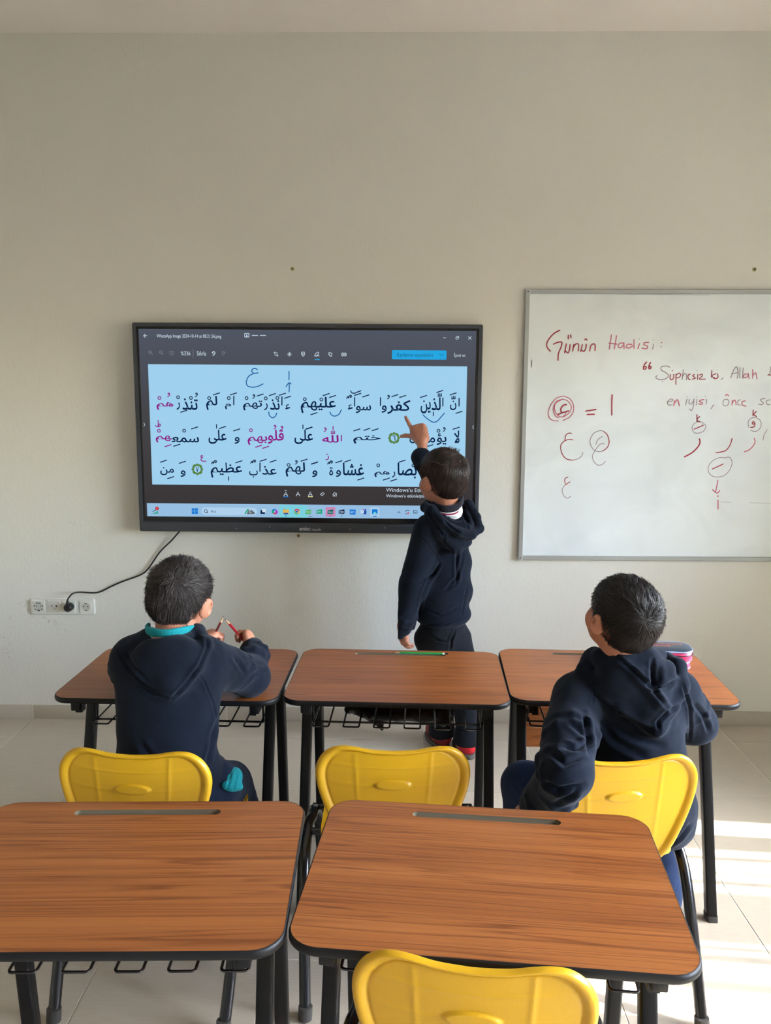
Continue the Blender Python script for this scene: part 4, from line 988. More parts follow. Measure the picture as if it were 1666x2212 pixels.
def vnormals(V,Q):
    n=np.cross(V[Q[:,2]]-V[Q[:,0]],V[Q[:,3]]-V[Q[:,1]]); N=np.zeros_like(V)
    for k in range(4):
        for d in range(3): N[:,d]+=np.bincount(Q[:,k],n[:,d],len(V))
    return N/(np.linalg.norm(N,axis=1)[:,None]+1e-12)
def relax(V,Q,it=2,f=.5):
    for _ in range(it):
        A=np.zeros_like(V); c=np.zeros(len(V))
        for k in range(4):
            a,b=Q[:,k],Q[:,(k+1)%4]
            for d in range(3): A[:,d]+=np.bincount(a,V[b,d],len(V))+np.bincount(b,V[a,d],len(V))
            c+=np.bincount(a,minlength=len(V))+np.bincount(b,minlength=len(V))
        V=V+f*(A/c[:,None]-V)
    return V
def project(V):
    Rv,Uv,Fv=np.array(_r),np.array(_u),np.array(_f); d=V-np.array([0,0,CAMH]); z=d@Fv
    return np.stack([833+FPX*(d@Rv)/z,1106-FPX*(d@Uv)/z],1),z
def crease(V,N,line,w,depth):
    """press a cloth fold into the rear-facing surface along a line; w in metres, positive depth = groove"""
    px,z=project(V); L=np.array(line,float); best=np.full(len(V),1e9); tt=np.zeros(len(V))
    for i in range(len(L)-1):
        a,b=L[i],L[i+1]; ab=b-a; t=np.clip(((px-a)@ab)/(ab@ab),0,1); d=np.linalg.norm(px-a-t[:,None]*ab,axis=1)
        m=d<best; best[m]=d[m]; tt[m]=(i+t[m])/(len(L)-1)
    dm=best*z/FPX/w; fade=np.minimum(1,np.minimum(tt,1-tt)*5+.25)
    vis=np.clip(-N[:,1]*2+.3,0,1)
    prof=-np.exp(-dm**2*3)+.55*np.exp(-(dm-1.25)**2*3)
    return V+N*(prof*depth*fade*vis)[:,None]
def noise3(V,sc,seed=0):
    """cheap smooth value noise"""
    rng=np.random.RandomState(seed); T=rng.rand(32,32,32)*2-1
    p=V*sc+100; i=np.floor(p).astype(int); f=p-i; f=f*f*(3-2*f); i%=32; j=(i+1)%32; o=0
    for a in(0,1):
        for b in(0,1):
            for c in(0,1):
                w=(f[:,0] if a else 1-f[:,0])*(f[:,1] if b else 1-f[:,1])*(f[:,2] if c else 1-f[:,2])
                o=o+w*T[(j if a else i)[:,0],(j if b else i)[:,1],(j if c else i)[:,2]]
    return o
def meshobj(name,V,Q,mt,parent,base=(0,0,0)):
    V=V-np.array(base); me=bpy.data.meshes.new(name)
    me.vertices.add(len(V)); me.vertices.foreach_set('co',V.astype(np.float32).ravel())
    me.loops.add(Q.size); me.loops.foreach_set('vertex_index',Q.astype(np.int32).ravel())
    me.polygons.add(len(Q)); me.polygons.foreach_set('loop_start',np.arange(0,Q.size,Q.shape[1],dtype=np.int32))
    me.update(calc_edges=True); me.validate(); me.shade_smooth()
    if mt: me.materials.append(mt)
    o=bpy.data.objects.new(name,me); return link(o,parent)

# ------------------------------------------------------------------ materials for people
def skinmat(name,c1,c2):
    m=mat(name,c1,.5,spec=.4); t=NT(m); v=t.coords(); n=t.noise(v,35,3,.5)
    t.color(t.ramp(n,[(.3,c2),(.7,c1)])); t.b.inputs['Subsurface Weight'].default_value=.12; t.b.inputs['Subsurface Radius'].default_value=(.008,.003,.002); t.b.inputs['Subsurface Scale'].default_value=1.
    n2=t.noise(v,300,2,.5); t.bump(n2,.08,.0006); return m
M['skin']=skinmat('skin',srgb(186,130,106),srgb(172,114,90))
M['scalp']=mat('scalp_at_parting',srgb(104,84,76),.6)
M['skinred']=skinmat('ear_skin',srgb(206,106,84),srgb(196,92,72))
def cloth(name,col,col2,bs=.25,scale=700):
    m=mat(name,col,.95,spec=.08,sheen=.10); t=NT(m); v=t.coords(); n=t.noise(v,scale,2,.6); n2=t.noise(v,14,3,.5)
    c=t.mix(.35,t.ramp(n2,[(.3,col),(.7,col2)]),t.ramp(n,[(.35,tuple(x*.55 for x in col[:3])+(1,)),(.65,tuple(min(1,x*1.6) for x in col2[:3])+(1,))]))
    t.color(c); t.bump(n,bs,.0012); t.b.inputs['Sheen Tint'].default_value=(.6,.66,.8,1); return m
M['navy']=cloth('navy_sweatshirt_fleece',srgb(16,21,31),srgb(21,27,39))
M['trous']=cloth('black_trouser_fabric',srgb(24,26,32),srgb(29,32,38),.2,500)
M['navytr']=cloth('dark_blue_trouser_fabric',srgb(20,27,42),srgb(26,36,54),.2,500)
M['bluetr']=cloth('blue_trouser_fabric',srgb(28,40,66),srgb(36,50,80),.2,500)
M['teal']=cloth('teal_jersey',srgb(20,118,128),srgb(32,142,152),.2,500)
M['tealtip']=mat('pale_teal_trim',srgb(120,200,208),.8)
M['collarblack']=cloth('black_rib_knit',srgb(34,34,42),srgb(44,44,52),.3,400)
M['redshoe']=mat('red_shoe_fabric',srgb(206,18,36),.5); M['darkred']=mat('dark_red_shoe_fabric',srgb(120,24,30),.6)
M['sole']=mat('grey_shoe_sole',srgb(92,90,84),.7)
M['whitecloth']=mat('white_jersey',srgb(232,232,236),.85); M['wine']=mat('wine_red_stripe',srgb(132,24,60),.8)
def hairmat(name,c1,c2):
    m=mat(name,c1,.42,spec=.45); t=NT(m)
    at_=t.add('ShaderNodeAttribute'); at_.attribute_name='tone'
    t.color(t.mix(at_.outputs['Fac'],c1,c2)); t.b.inputs['Anisotropic'].default_value=0; return m
HM={'grey':hairmat('dark_ash_brown_hair',srgb(38,33,34),srgb(112,104,106)),'black':hairmat('black_brown_hair',srgb(18,16,18),srgb(84,76,76)),'brown':hairmat('dark_brown_hair',srgb(26,20,20),srgb(104,84,78))}

class Head:
    """local frame: x right, y to the face, z up; origin between the ears"""
    def __init__(s,pos,yaw,pitch,roll,sc):
        s.c=np.array(pos,float); s.sc=sc
        Rm=Matrix.Rotation(yaw,3,'Z')@Matrix.Rotation(pitch,3,'X')@Matrix.Rotation(roll,3,'Y'); s.R=np.array(Rm)
    def P(s,x,y,z): return s.c+s.R@(np.array((x,y,z))*s.sc)
    def L(s,V): return ((V-s.c)@s.R)/s.sc
    def ell(s,v,c,r,k=.012,mode='u',rot=None):
        Rm=s.R if rot is None else s.R@np.array(rot); v.ell(s.P(*c),np.array(r)*s.sc,k*s.sc,Rm,mode)
    def cone(s,v,a,b,ra,rb,k=.01,mode='u'): v.cone(s.P(*a),s.P(*b),ra*s.sc,rb*s.sc,k*s.sc,mode)
    def build(s,v,neck):
        s.ell(v,(0,-.012,.026),(.074,.092,.080)); s.ell(v,(0,.030,-.028),(.060,.058,.068),.03)
        s.ell(v,(0,.030,-.072),(.047,.046,.032),.025); s.ell(v,(0,.066,-.094),(.019,.015,.013),.02)
        for sx in(-1,1):
            s.ell(v,(sx*.036,.058,-.038),(.024,.024,.026),.02); s.ell(v,(sx*.028,.082,.016),(.022,.008,.007),.012)
            s.ell(v,(sx*.029,.094,.000),(.015,.012,.010),.008,'s')
            rot=Matrix.Rotation(sx*R(-38),3,'Z')@Matrix.Rotation(R(-12),3,'X')
            s.ell(v,(sx*.086,-.010,-.012),(.0065,.021,.031),.006,'u',rot)
            s.ell(v,(sx*.0955,-.002,-.009),(.0045,.008,.015),.004,'s',rot)
            s.ell(v,(sx*.077,-.002,-.036),(.006,.008,.009),.006,'u',rot)
        s.cone(v,(0,.090,.006),(0,.106,-.030),.007,.0095,.010); 
        for sx in(-1,1): s.ell(v,(sx*.009,.098,-.033),(.007,.008,.006),.006)
        s.ell(v,(0,.086,-.058),(.020,.009,.005),.006); s.ell(v,(0,.084,-.067),(.018,.009,.006),.006)
        nk=s.P(0,-.022,-.05); v.cone(nk,neck[0],.050*s.sc,.047*s.sc,.02)
        v.cone(neck[0],neck[1],.047*s.sc,.06,.02)
    def extras(s,root):
        base=np.array(root.location)
        for sx in(-1,1):
            bm=B(); bmesh.ops.create_uvsphere(bm,u_segments=16,v_segments=10,radius=.0125*s.sc,matrix=Matrix.Translation(Vector(s.P(sx*.029,.077,.0)-base)))
            e=obj('eye',bm,M['eyewhite'],root); 
            bm=B(); c=s.P(sx*.029,.0895,.0)-base; d=s.R@np.array((0,1,0)); tube(bm,[Vector(c-d*.002),Vector(c+d*.0006)],.0055*s.sc,14); obj('iris',bm,M['iris'],e)
            bm=B(); tube(bm,[Vector(s.P(sx*x,y,z)-base) for x,y,z in ((.012,.092,.020),(.028,.091,.026),(.044,.078,.021))],[.002,.003,.0012],6); obj('eyebrow',bm,HM['black'],root)
        bm=B(); tube(bm,[Vector(s.P(x,y,-.0625)-base) for x,y in ((-.017,.087),(-.008,.093),(0,.095),(.008,.093),(.017,.087))],[.0015,.003,.003,.003,.0015],6); obj('lips',bm,M['lips'],root)
M['eyewhite']=mat('eye_white',srgb(225,220,215),.2); M['iris']=mat('dark_brown_iris',srgb(40,24,16),.15); M['lips']=mat('lips',srgb(170,88,80),.45)

def hair(head,root,mt,whorl,seed,n=5200,fall=.9,length=(.018,.034),r=.00075,tufts=(),wild=1.,low=-.062,front=.052,vol=1.,part=None,ear=0.,parting=None):
    """skull-hugging cap plus strands that run away from the crown"""
    base=np.array(root.location); sc=head.sc
    e1c,e1r=np.array((0,-.012,.030)),np.array((.0835,.1005,.0865))*vol
    e2c,e2r=np.array((0,-.040,-.020)),np.array((.066,.062,.052))
    def sd(p):
        def el(c,r_):
            q=(p-c); k0=np.linalg.norm(q/r_,axis=1)+1e-9; k1=np.linalg.norm(q/r_**2,axis=1)+1e-9; return k0*(k0-1)/k1
        return smin(el(e1c,e1r),el(e2c,e2r),.025)
    def grad(p,e=.0015):
        g=np.stack([sd(p+np.eye(3)[i]*e)-sd(p-np.eye(3)[i]*e) for i in range(3)],1); return g/(np.linalg.norm(g,axis=1)[:,None]+1e-9)
    def keep(p):
        x,y,z=p.T
        hairline=np.where(y>.02,front-.35*(.085-np.clip(y,0,.085)),-1)
        side=np.interp(y,[-.10,-.03,.0,.018,.03,.06],[low,low+.004,-.004-ear,.004-ear,.012-ear*.8,.052])
        wl_=np.interp(z,[low-.005,low+.012,low+.03,-.02,.002],[.030,.044,.056,.067,.079]); return (z>side)&(z>hairline*(y>.02)-1*(y<=.02))&((np.abs(x)<wl_)|(z>.004))
    # cap mesh from its own voxel field
    v=Vox(head.c-.14,head.c+.14,.0032)
    v.ell(head.P(*e1c),e1r*sc*.985,.01,head.R); v.ell(head.P(*e2c),e2r*sc*.97,.025*sc,head.R)
    V,Q=v.mesh(); Lp=head.L(V); kp=keep(Lp); fq=kp[Q].all(1); Q=Q[fq]; used=np.unique(Q); mp=-np.ones(len(V),int); mp[used]=np.arange(len(used)); V=V[used]; Q=mp[Q]
    cap=meshobj('hair',V,Q,mt,root,base)
    rng=np.random.RandomState(seed)
    w=np.array(whorl,float)
    d=rng.normal(size=(n*4,3)); d/=np.linalg.norm(d,axis=1)[:,None]; p=e1c+d*e1r*1.1
    d2=rng.normal(size=(n,3)); p=np.concatenate([p,e2c+d2/np.linalg.norm(d2,axis=1)[:,None]*e2r])
    for _ in range(4): p=p-grad(p)*sd(p)[:,None]
    p=p[keep(p)&(p[:,2]>low-.01)]; p=p[:n]; m_=len(p)
    wl=w/np.linalg.norm(w)
    Ls=rng.uniform(length[0],length[1],m_); seg=5
    pts=[p-grad(p)*.003]; g0=grad(p)
    clump=rng.normal(size=(m_,3))*.12*wild+np.stack([noise3(p,80,seed+q)*.38*wild for q in (1,2,3)],1)
    lift=(rng.uniform(.0003,.0034,m_)+np.where(rng.rand(m_)<.15,rng.uniform(0,.005,m_),0))*wild; cur=p.copy(); direc=None
    nz=noise3(p,38,seed)[:,None]
    for k in range(seg):
        g=grad(cur); away=cur-(w); away/=np.linalg.norm(away,axis=1)[:,None]+1e-6
        swirl=np.cross(g,away)*.35*np.exp(-np.linalg.norm(cur-w,axis=1)/.03)[:,None]
        grav=np.array((0,0,-1.))[None]*fall*np.clip((w[2]+.02-cur[:,2])/.08,0,1)[:,None]
        dd=away+swirl+grav+clump+np.cross(g,away)*nz*.55
        if part is not None:
            pr=part(cur); dd=dd+pr
        dd=dd-g*(dd*g).sum(1)[:,None]; dd/=np.linalg.norm(dd,axis=1)[:,None]+1e-6
        cur=cur+dd*(Ls/seg)[:,None]
        s_=sd(cur); g=grad(cur); cur=cur+g*((lift*(k+1)/seg*1.6)-s_)[:,None]
        pts.append(cur.copy())
    # free tufts: (centre,dir,count,spread,len)
    PTS=np.stack(pts,1); R_=np.ones(m_)*r
    for (tc,td,cn,sp,tl) in tufts:
        a=np.array(tc)+rng.normal(size=(cn,3))*sp; a=a-grad(a)*sd(a)[:,None]; td_=np.array(td,float)/np.linalg.norm(td)
        q=[a]; L2=rng.uniform(.5,1,cn)*tl; dv=td_+rng.normal(size=(cn,3))*.22
        for k in range(seg): dv=dv+np.array((0,0,-.10)); dvn=dv/np.linalg.norm(dv,axis=1)[:,None]; a=a+dvn*(L2/seg)[:,None]; q.append(a.copy())
        PTS=np.concatenate([PTS,np.stack(q,1)]); R_=np.concatenate([R_,np.ones(cn)*r])
    T_=len(PTS); tone=np.clip(rng.rand(T_)**2.5*.6+.04+.22*noise3(PTS[:,0],60,seed+3),0,1)
    W_=head.c+(PTS*sc)@head.R.T-base
    dirv=np.gradient(W_,axis=1); dirv/=np.linalg.norm(dirv,axis=2)[...,None]+1e-9
    up=np.cross(dirv,np.array((.3,.5,.8))); up/=np.linalg.norm(up,axis=2)[...,None]+1e-9; sd2=np.cross(dirv,up)
    tap=np.array((1,1.05,1,.85,.6,.08))[None,:,None]
    ringv=[]
    for a in range(3):
        an=a*2*math.pi/3; ringv.append(W_+(up*math.cos(an)+sd2*math.sin(an))*R_[:,None,None]*tap)
    VV=np.stack(ringv,2).reshape(-1,3); S_=seg+1
    b=(np.arange(T_)*S_*3)[:,None,None]; kk=(np.arange(seg)*3)[None,:,None]; aa=np.arange(3)[None,None,:]; a2=(np.arange(3)+1)%3; a2=a2[None,None,:]
    QQ=np.stack([b+kk+aa,b+kk+a2,b+kk+3+a2,b+kk+3+aa],-1).reshape(-1,4)
    st=meshobj('hair_strands',VV,QQ,mt,cap); st['kind']='stuff'
    at_=st.data.attributes.new('tone','FLOAT','POINT'); at_.data.foreach_set('value',np.repeat(tone,S_*3).astype(np.float32))
    at2=cap.data.attributes.new('tone','FLOAT','POINT'); at2.data.foreach_set('value',np.full(len(cap.data.vertices),.04,np.float32))
    if parting is not None:
        pts_=[]
        for px,py in parting:
            for Y in np.arange(head.c[1]-.16,head.c[1]+.1,.001):
                q=np.array(at(px,py,Y))
                if sd(head.L(q[None]))[0]<.0035: break
            pts_.append(Vector(q-base))
        bm=B(); tube(bm,catmull(pts_,4),.0013*sc,6); obj('parting_line',bm,M['scalp'],cap)
    return cap

def hand(v,w,d,n,s,curl,thumb,sc=1.0,spread=.10):
    """w wrist, d along the hand, n where the palm faces, s towards the thumb; curl per finger (3 angles)"""
    w,d,n,s=[np.array(x,float) for x in (w,d,n,s)]; d/=np.linalg.norm(d); n-=d*(n@d); n/=np.linalg.norm(n); s-=d*(s@d)+n*(s@n); s/=np.linalg.norm(s)
    out=[]
    pl=.066*sc
    for i,(o,l0,rr) in enumerate(((.0225,.93,.0085),(.0075,1.0,.0088),(-.0075,.96,.0085),(-.021,.88,.0078))):
        base=w+d*pl*l0+s*o*sc; st=w+d*.012*sc+s*o*.62*sc
        v.cone(st,base,.0115*sc,rr*1.1*sc,.014*sc)
        v.cone(st+n*.004*sc,base-d*.010*sc+n*.004*sc,.0105*sc,rr*sc,.012*sc)
        lens=[(.029,.018,.014),(.032,.020,.015),(.030,.019,.0145),(.023,.014,.013)][i]
        r0=[.0073,.0075,.0071,.0063][i]*sc; p=base; ang=0; dd=d+s*spread*(1.5-i)*.5; dd/=np.linalg.norm(dd)
        for j,(L_,c) in enumerate(zip(lens,curl[i])):
            ang+=c; q=p+(dd*math.cos(ang)+n*math.sin(ang))*L_*sc; v.cone(p,q,r0*(1-.07*j),r0*(1-.07*(j+1)),.0035*sc); p=q
        out.append(p)
    tb=w+d*.020*sc+s*.020*sc+n*.006*sc; t1,t2,t3=thumb
    q=tb
    for (vec,L_,ra,rb) in ((t1,.030,.0115,.0092),(t2,.024,.0092,.0080),(t3,.018,.0080,.0066)):
        u=d*vec[0]+s*vec[1]+n*vec[2]; u/=np.linalg.norm(u); p=q+u*L_*sc; v.cone(q,p,ra*sc,rb*sc,.008*sc if q is tb else .0035*sc); q=p
    out.append(q); return out
# ------------------------------------------------------------------ people
A=lambda px,py,y: np.array(at(px,py,y))
def person(label,loc):
    return thing('person',label,'person',loc)
def finish(name,v,mt,root,creases=(),rl=1,amp=.0012,nsc=22,seed=1,clip=None):
    V,Q=v.mesh(); V=relax(V,Q,rl,.5); 
    if amp: 
        N=vnormals(V,Q); V=V+N*(noise3(V,nsc,seed)*amp+noise3(V,nsc*2.7,seed+5)*amp*.4)[:,None]
    if creases:
        N=vnormals(V,Q)
        for ln,w,dp in creases: V=crease(V,N,ln,w,dp)
    return meshobj(name,V,Q,mt,root,np.array(root.location))
def sleeve_folds(v,a,b,r,n,dep=.006,seed=0,k=.012,side=None):
    """soft gathered rings of cloth along a sleeve"""
    rng=np.random.RandomState(seed); a=np.array(a);b=np.array(b); d=b-a; L_=np.linalg.norm(d); d/=L_
    u=np.cross(d,(0.2,.3,1)); u/=np.linalg.norm(u); w=np.cross(d,u)
    for i in range(n):
        t=(i+.5+rng.uniform(-.25,.25))/n; an=rng.uniform(0,6.28); c=a+d*L_*t; tilt=rng.uniform(-.35,.35)
        pts=[]
        for q in np.linspace(-1.5,1.5,6):
            an2=an+q; pts.append(c+(u*math.cos(an2)+w*math.sin(an2))*(r-dep*.25)+d*tilt*.03*q)
        v.limb(pts,[dep*.5,dep*.9,dep*1.1,dep*1.1,dep*.9,dep*.5],k)
def cuff(v,a,b,r,k=.004):
    v.cone(a,b,r,r*.96,k)
def torsoloop(v,st,k=.03):
    for c,r in st: v.ell(c,r,k)

# ============ boy on the left: seated, pencils in both hands
pa=person('boy in a navy hoodie with teal collar at the left desk, crossing two red pencils',(-.555,1.95,.41))
hA=Head((A(389,1290,2.085)),R(-11),R(-4),R(9),.95)
shL,elL,wrL=A(292,1428,2.03),A(277,1446,2.22),A(418,1394,2.31)
shR,elR,wrR=A(440,1432,2.03),A(540,1462,2.20),A(545,1410,2.32)
hipA=np.array((-.550,1.985,.50)); 
neckA=(A(378,1362,2.045),A(372,1392,2.02))
kneeA=[np.array((-.66,2.30,.47)),A(497,1692,2.22)]
ankA=[np.array((-.66,2.34,.10)),np.array((-.42,2.30,.10))]
# body (skin)
v=Vox((-.92,1.80,.02),(-.20,2.50,1.16),.0034)
hA.build(v,neckA)
torsoloop(v,[(A(366,1440,2.03),(.105,.065,.07)),(A(364,1540,2.01),(.10,.068,.11)),(hipA,(.105,.085,.09))])
v.limb([shL,elL,wrL],[.036,.030,.021]); v.limb([shR,elR,wrR],[.036,.030,.021])
for s_,(kn,an) in enumerate(zip(kneeA,ankA)):
    hp=hipA+np.array(((-.055,.055)[s_],.02,-.01)); v.limb([hp,kn,an],[.062,.042,.028]); v.ell(an+np.array((0,.05,-.055)),(.030,.075,.028),.02)
# left hand holds a pencil upright, fist seen from behind; right hand likewise
tipsL=hand(v,wrL+np.array((.008,.018,.004)),(.75,.55,.35),(.35,.2,-.75),(-.3,.7,.6),[(.75,1.1,.8),(.9,1.2,.8),(1.0,1.2,.8),(1.0,1.2,.8)],((.45,.8,.35),(.7,.45,.6),(.8,.0,.7)),.92)
tipsR=hand(v,wrR+np.array((-.004,.012,.004)),(-.22,.6,.55),(-.75,-.1,-.4),(-.1,.7,.6),[(.8,1.1,.8),(.95,1.2,.8),(1.0,1.2,.8),(1.0,1.2,.8)],((.45,.8,.35),(.7,.45,.6),(.8,.0,.7)),.92)
body=finish('body',v,M['skin'],pa,rl=1,amp=0)
hair(hA,pa,HM['grey'],(.017,-.088,.058),11,n=9000,r=.00055,length=(.016,.030),low=-.088,tufts=(((-.082,.0,.062),(-1,.2,.12),130,.010,.030),((.078,.0,.075),(.8,.1,.25),45,.012,.022),((.0,-.02,.112),(.1,-.2,1),50,.02,.014)),vol=1.0)
hA.extras(pa,pa) if False else hA.extras(pa)
# hoodie
v=Vox((-.98,1.76,.36),(-.14,2.52,1.02),.004)
torsoloop(v,[(A(366,1422,2.035),(.135,.085,.072)),(A(364,1490,2.015),(.137,.098,.11)),(A(362,1570,1.99),(.132,.102,.11)),(A(360,1655,1.975),(.136,.108,.10)),(A(362,1712,1.97),(.142,.112,.07)),(A(435,1690,1.99),(.062,.09,.07)),(A(462,1665,2.06),(.035,.05,.035))],.04)
v.limb([shL,elL],[.066,.052],.03); v.limb([elL,wrL],[.050,.038],.015); v.cone(elL,A(240,1434,2.19),.034,.008,.02)
v.limb([shR,(shR+elR)/2+np.array((0,0,.004)),elR],[.068,.060,.054],.03); v.limb([elR,wrR],[.052,.040],.02)
v.cone(wrR+(wrR-elR)*.02,wrR+(wrR-elR)*.18,.0365,.034,.006); v.cone(wrL,wrL+(wrL-elL)*.12,.034,.032,.006)
# hood lying on the back
v.ell(A(366,1432,1.965),(.098,.055,.075),.016); v.cone(A(372,1480,1.935),A(368,1495,1.935),.035,.016,.035)
v.limb([A(318,1372,2.05),A(298,1400,2.00),A(310,1450,1.945),A(370,1494,1.925),A(422,1440,1.945),A(444,1392,1.99),A(428,1364,2.05)],[.016,.020,.018,.016,.018,.019,.018],.020)
v.limb([A(325,1370,2.08),A(330,1384,2.005),A(368,1396,1.975),A(405,1384,2.0),A(425,1366,2.06),A(430,1372,2.12)],[.018,.016,.013,.015,.020,.018],.014)
v.ell(A(350,1352,2.01),(.056,.062,.028),.010,None,'s')
sleeve_folds(v,(elR+wrR)/2,wrR,.047,4,.007,3); sleeve_folds(v,elR-(elR-shR)*.35,elR,.054,3,.007,5); sleeve_folds(v,(elL+shL)/2,elL,.05,3,.006,8)
crA=[([(249,1398),(262,1420),(282,1450),(310,1478),(345,1500)],.0045,.004),([(425,1450),(442,1475),(452,1500),(462,1525),(466,1560)],.004,.0035),([(372,1508),(400,1480),(430,1440),(448,1400),(447,1378)],.006,.006),([(296,1478),(330,1500),(372,1509)],.006,.005),
 ([(535,1445),(550,1436),(570,1432)],.007,.006),([(528,1428),(545,1422),(566,1424)],.006,.005),([(540,1462),(556,1450),(573,1448)],.007,.005),([(505,1418),(520,1440),(530,1455)],.008,.006),([(470,1560),(462,1590),(455,1620),(446,1650)],.008,.006),([(490,1530),(470,1560),(455,1600)],.01,.006),([(272,1410),(290,1440),(318,1470)],.007,.004),([(300,1600),(330,1640),(380,1660)],.012,.005)]
finish('hoodie',v,M['navy'],pa,crA,rl=2,amp=.0022,nsc=17,seed=2)
# teal polo collar standing out of the hood, and its tail below the hem
v=Vox((-.75,1.93,.86),(-.36,2.18,1.02),.0026)
cp_=[A(322,1352,2.08),A(317,1358,2.03),A(330,1364,1.990),A(358,1367,1.975),A(388,1363,1.990),A(412,1358,2.03),A(424,1356,2.07)]
for dz,rr in ((-.010,.0035),(-.006,.0036),(-.002,.0038),(.002,.0038),(.005,.0042)): v.limb([np.array(q)+np.array((0,0,dz)) for q in catmull([Vector(c) for c in cp_],4)],[rr]*25,.003)
col=finish('shirt_collar',v,M['teal'],pa,rl=1,amp=.0004)
bm=B(); tube(bm,[Vector(q+np.array((0,-.004,-.015)))-pa.location for q in cp_[1:6]],.0014,6); obj('collar_trim',bm,M['tealtip'],col)
v=Vox((-.54,1.90,.36),(-.28,2.30,.60),.003)
v.ell(A(502,1683,1.995),(.026,.050,.024),.01); v.cone(A(486,1696,1.94),A(520,1702,1.98),.009,.005,.02)
o=finish('shirt_tail',v,M['teal'],pa,[([(500,1665),(495,1690),(490,1705)],.004,.003),([(512,1668),(508,1690),(503,1706)],.004,.003),([(488,1664),(485,1690)],.004,.003)],rl=2,amp=.0003,nsc=60)
o['label']='teal shirt hem hanging out over the thigh'
v=Vox((-.82,1.80,.03),(-.28,2.50,.62),.005)
v.ell(hipA+np.array((0,0,-.02)),(.128,.115,.075),.03)
for s_,(kn,an) in enumerate(zip(kneeA,ankA)):
    hp=hipA+np.array(((-.06,.06)[s_],.02,-.02)); v.limb([hp,kn,an],[.074,.062,.046],.03); v.limb([hp+np.array((0,0,-.03)),kn+np.array((.004,-.01,-.035))],[.06,.055],.03)
v.half((0,0,.055),(0,0,-1))
finish('trousers',v,M['navytr'],pa,[([(480,1690),(500,1705),(522,1712)],.006,.004)],rl=1,amp=.002)
for an in ankA:
    v=Vox(an+np.array((-.06,-.07,-.10)),an+np.array((.06,.17,.04)),.004); v.ell(an+np.array((0,.045,-.062)),(.038,.098,.036),.02); v.cone(an+np.array((0,0,-.03)),an+np.array((0,0,-.065)),.036,.036,.02); v.half((0,0,.002),(0,0,-1),.003)
    finish('shoe',v,M['pvc'],pa,rl=1,amp=0)
pencil('red_pencil','red pencil held in the left boy\'s left hand, the darker and shorter-looking of the two',A(461,1376,2.345),A(484,1330,2.35),M['darkredp'] if 'darkredp' in M else mat('dark_red_pencil_paint',srgb(96,20,28),.35),'red pencils held up by the boy')
pencil('red_pencil','bright red pencil held in the left boy\'s right hand, tip up',A(538,1396,2.355),A(485,1336,2.36),M['redp'],'red pencils held up by the boy',r=.0040)
a=atz(488,1408,DH+.0045); b=atz(521,1408.5,DH+.0045); pencil('red_pencil','red pencil lying on the left front desk beyond the boy\'s arm',a-Vector((.10,0,0)),b,M['redp'])

# ============ boy standing at the display
pb=person('boy in a dark hoodie and black trousers standing and pointing at the display',(.245,3.26,0))
hB=Head(A(956,1033,3.20),R(38),R(6),R(-3),1.02)
shL,elL,wrL=A(926,1145,3.15),A(893,1262,3.14),A(868,1352,3.17)
shR,elR,wrR=A(996,1128,3.27),A(950,1058,3.37),A(911,990,3.385)
hipB=A(957,1365,3.24); neckB=(A(963,1098,3.215),A(962,1125,3.22))
feet=[np.array((.195,3.315,.055)),np.array((.298,3.235,.055))]
knees=[np.array((.205,3.275,.33)),np.array((.285,3.235,.33))]
v=Vox((-.06,3.0,.0),(.45,3.56,1.50),.0032)
hB.build(v,neckB)
torsoloop(v,[(A(960,1150,3.21),(.10,.066,.07)),(A(958,1220,3.21),(.088,.064,.10)),(hipB,(.074,.062,.08))])
v.limb([shL,elL,wrL],[.036,.029,.020]); v.limb([shR,elR,wrR],[.036,.029,.020])
for s_,(kn,ft) in enumerate(zip(knees,feet)):
    hp=hipB+np.array(((-.045,.045)[s_],0,-.03)); v.limb([hp,kn,ft],[.046,.038,.027]); v.ell(ft+np.array((-.015,.045,-.022)),(.030,.075,.024),.02)
dP=A(897,910,3.452)-A(913,955,3.40)
# pointing right hand: index straight, the rest curled against the palm, thumb out to the left
v.cone(wrR,A(913,957,3.402),.023,.021,.01)
hand(v,A(914,955,3.402),dP,(.25,.95,-.1),(-1,.25,.0),[(-.02,.05,.04),(1.35,1.45,.9),(1.4,1.5,.9),(1.4,1.5,.9)],((.95,.55,.1),(.6,.9,.1),(.35,1.0,.15)),1.18,.16)
hand(v,wrL+np.array((.002,-.002,-.004)),(.10,.10,-1),(.75,.55,.1),(-.35,.8,.0),[(.30,.45,.35),(.35,.5,.4),(.4,.55,.4),(.45,.6,.4)],((.8,.35,.35),(.9,.15,.3),(.95,.0,.35)),.92)
finish('body',v,M['skin'],pb,rl=1,amp=0)
def partB(p): # combed parting from the crown towards the left side
    return np.stack([np.where(p[:,0]<-.0,.0,.15),0*p[:,0],-.1+0*p[:,0]],1)
hair(hB,pb,HM['brown'],(.022,-.055,.092),21,n=9000,wild=.6,length=(.030,.055),r=.00070,low=-.082,vol=1.03,fall=1.5,ear=.026,parting=[(918,988),(931,996),(943,999),(954,1004),(963,1004)],tufts=(((.082,-.02,.070),(.9,-.1,.25),60,.008,.028),((.03,-.02,.112),(.4,-.1,.8),50,.015,.018),((-.03,.0,.112),(-.3,0,.9),40,.02,.012)))
hB.extras(pb)
v=Vox((.0,2.98,.52),(.50,3.52,1.32),.0042)
torsoloop(v,[(A(962,1150,3.215),(.118,.085,.070)),(A(959,1215,3.215),(.115,.093,.11)),(A(957,1275,3.22),(.122,.100,.10)),(A(956,1326,3.23),(.118,.102,.060))],.04)
v.limb([shL,elL,wrL],[.062,.056,.046],.03); v.cone(wrL+(wrL-elL)*-.02,wrL+(wrL-elL)*.13,.036,.032,.006)
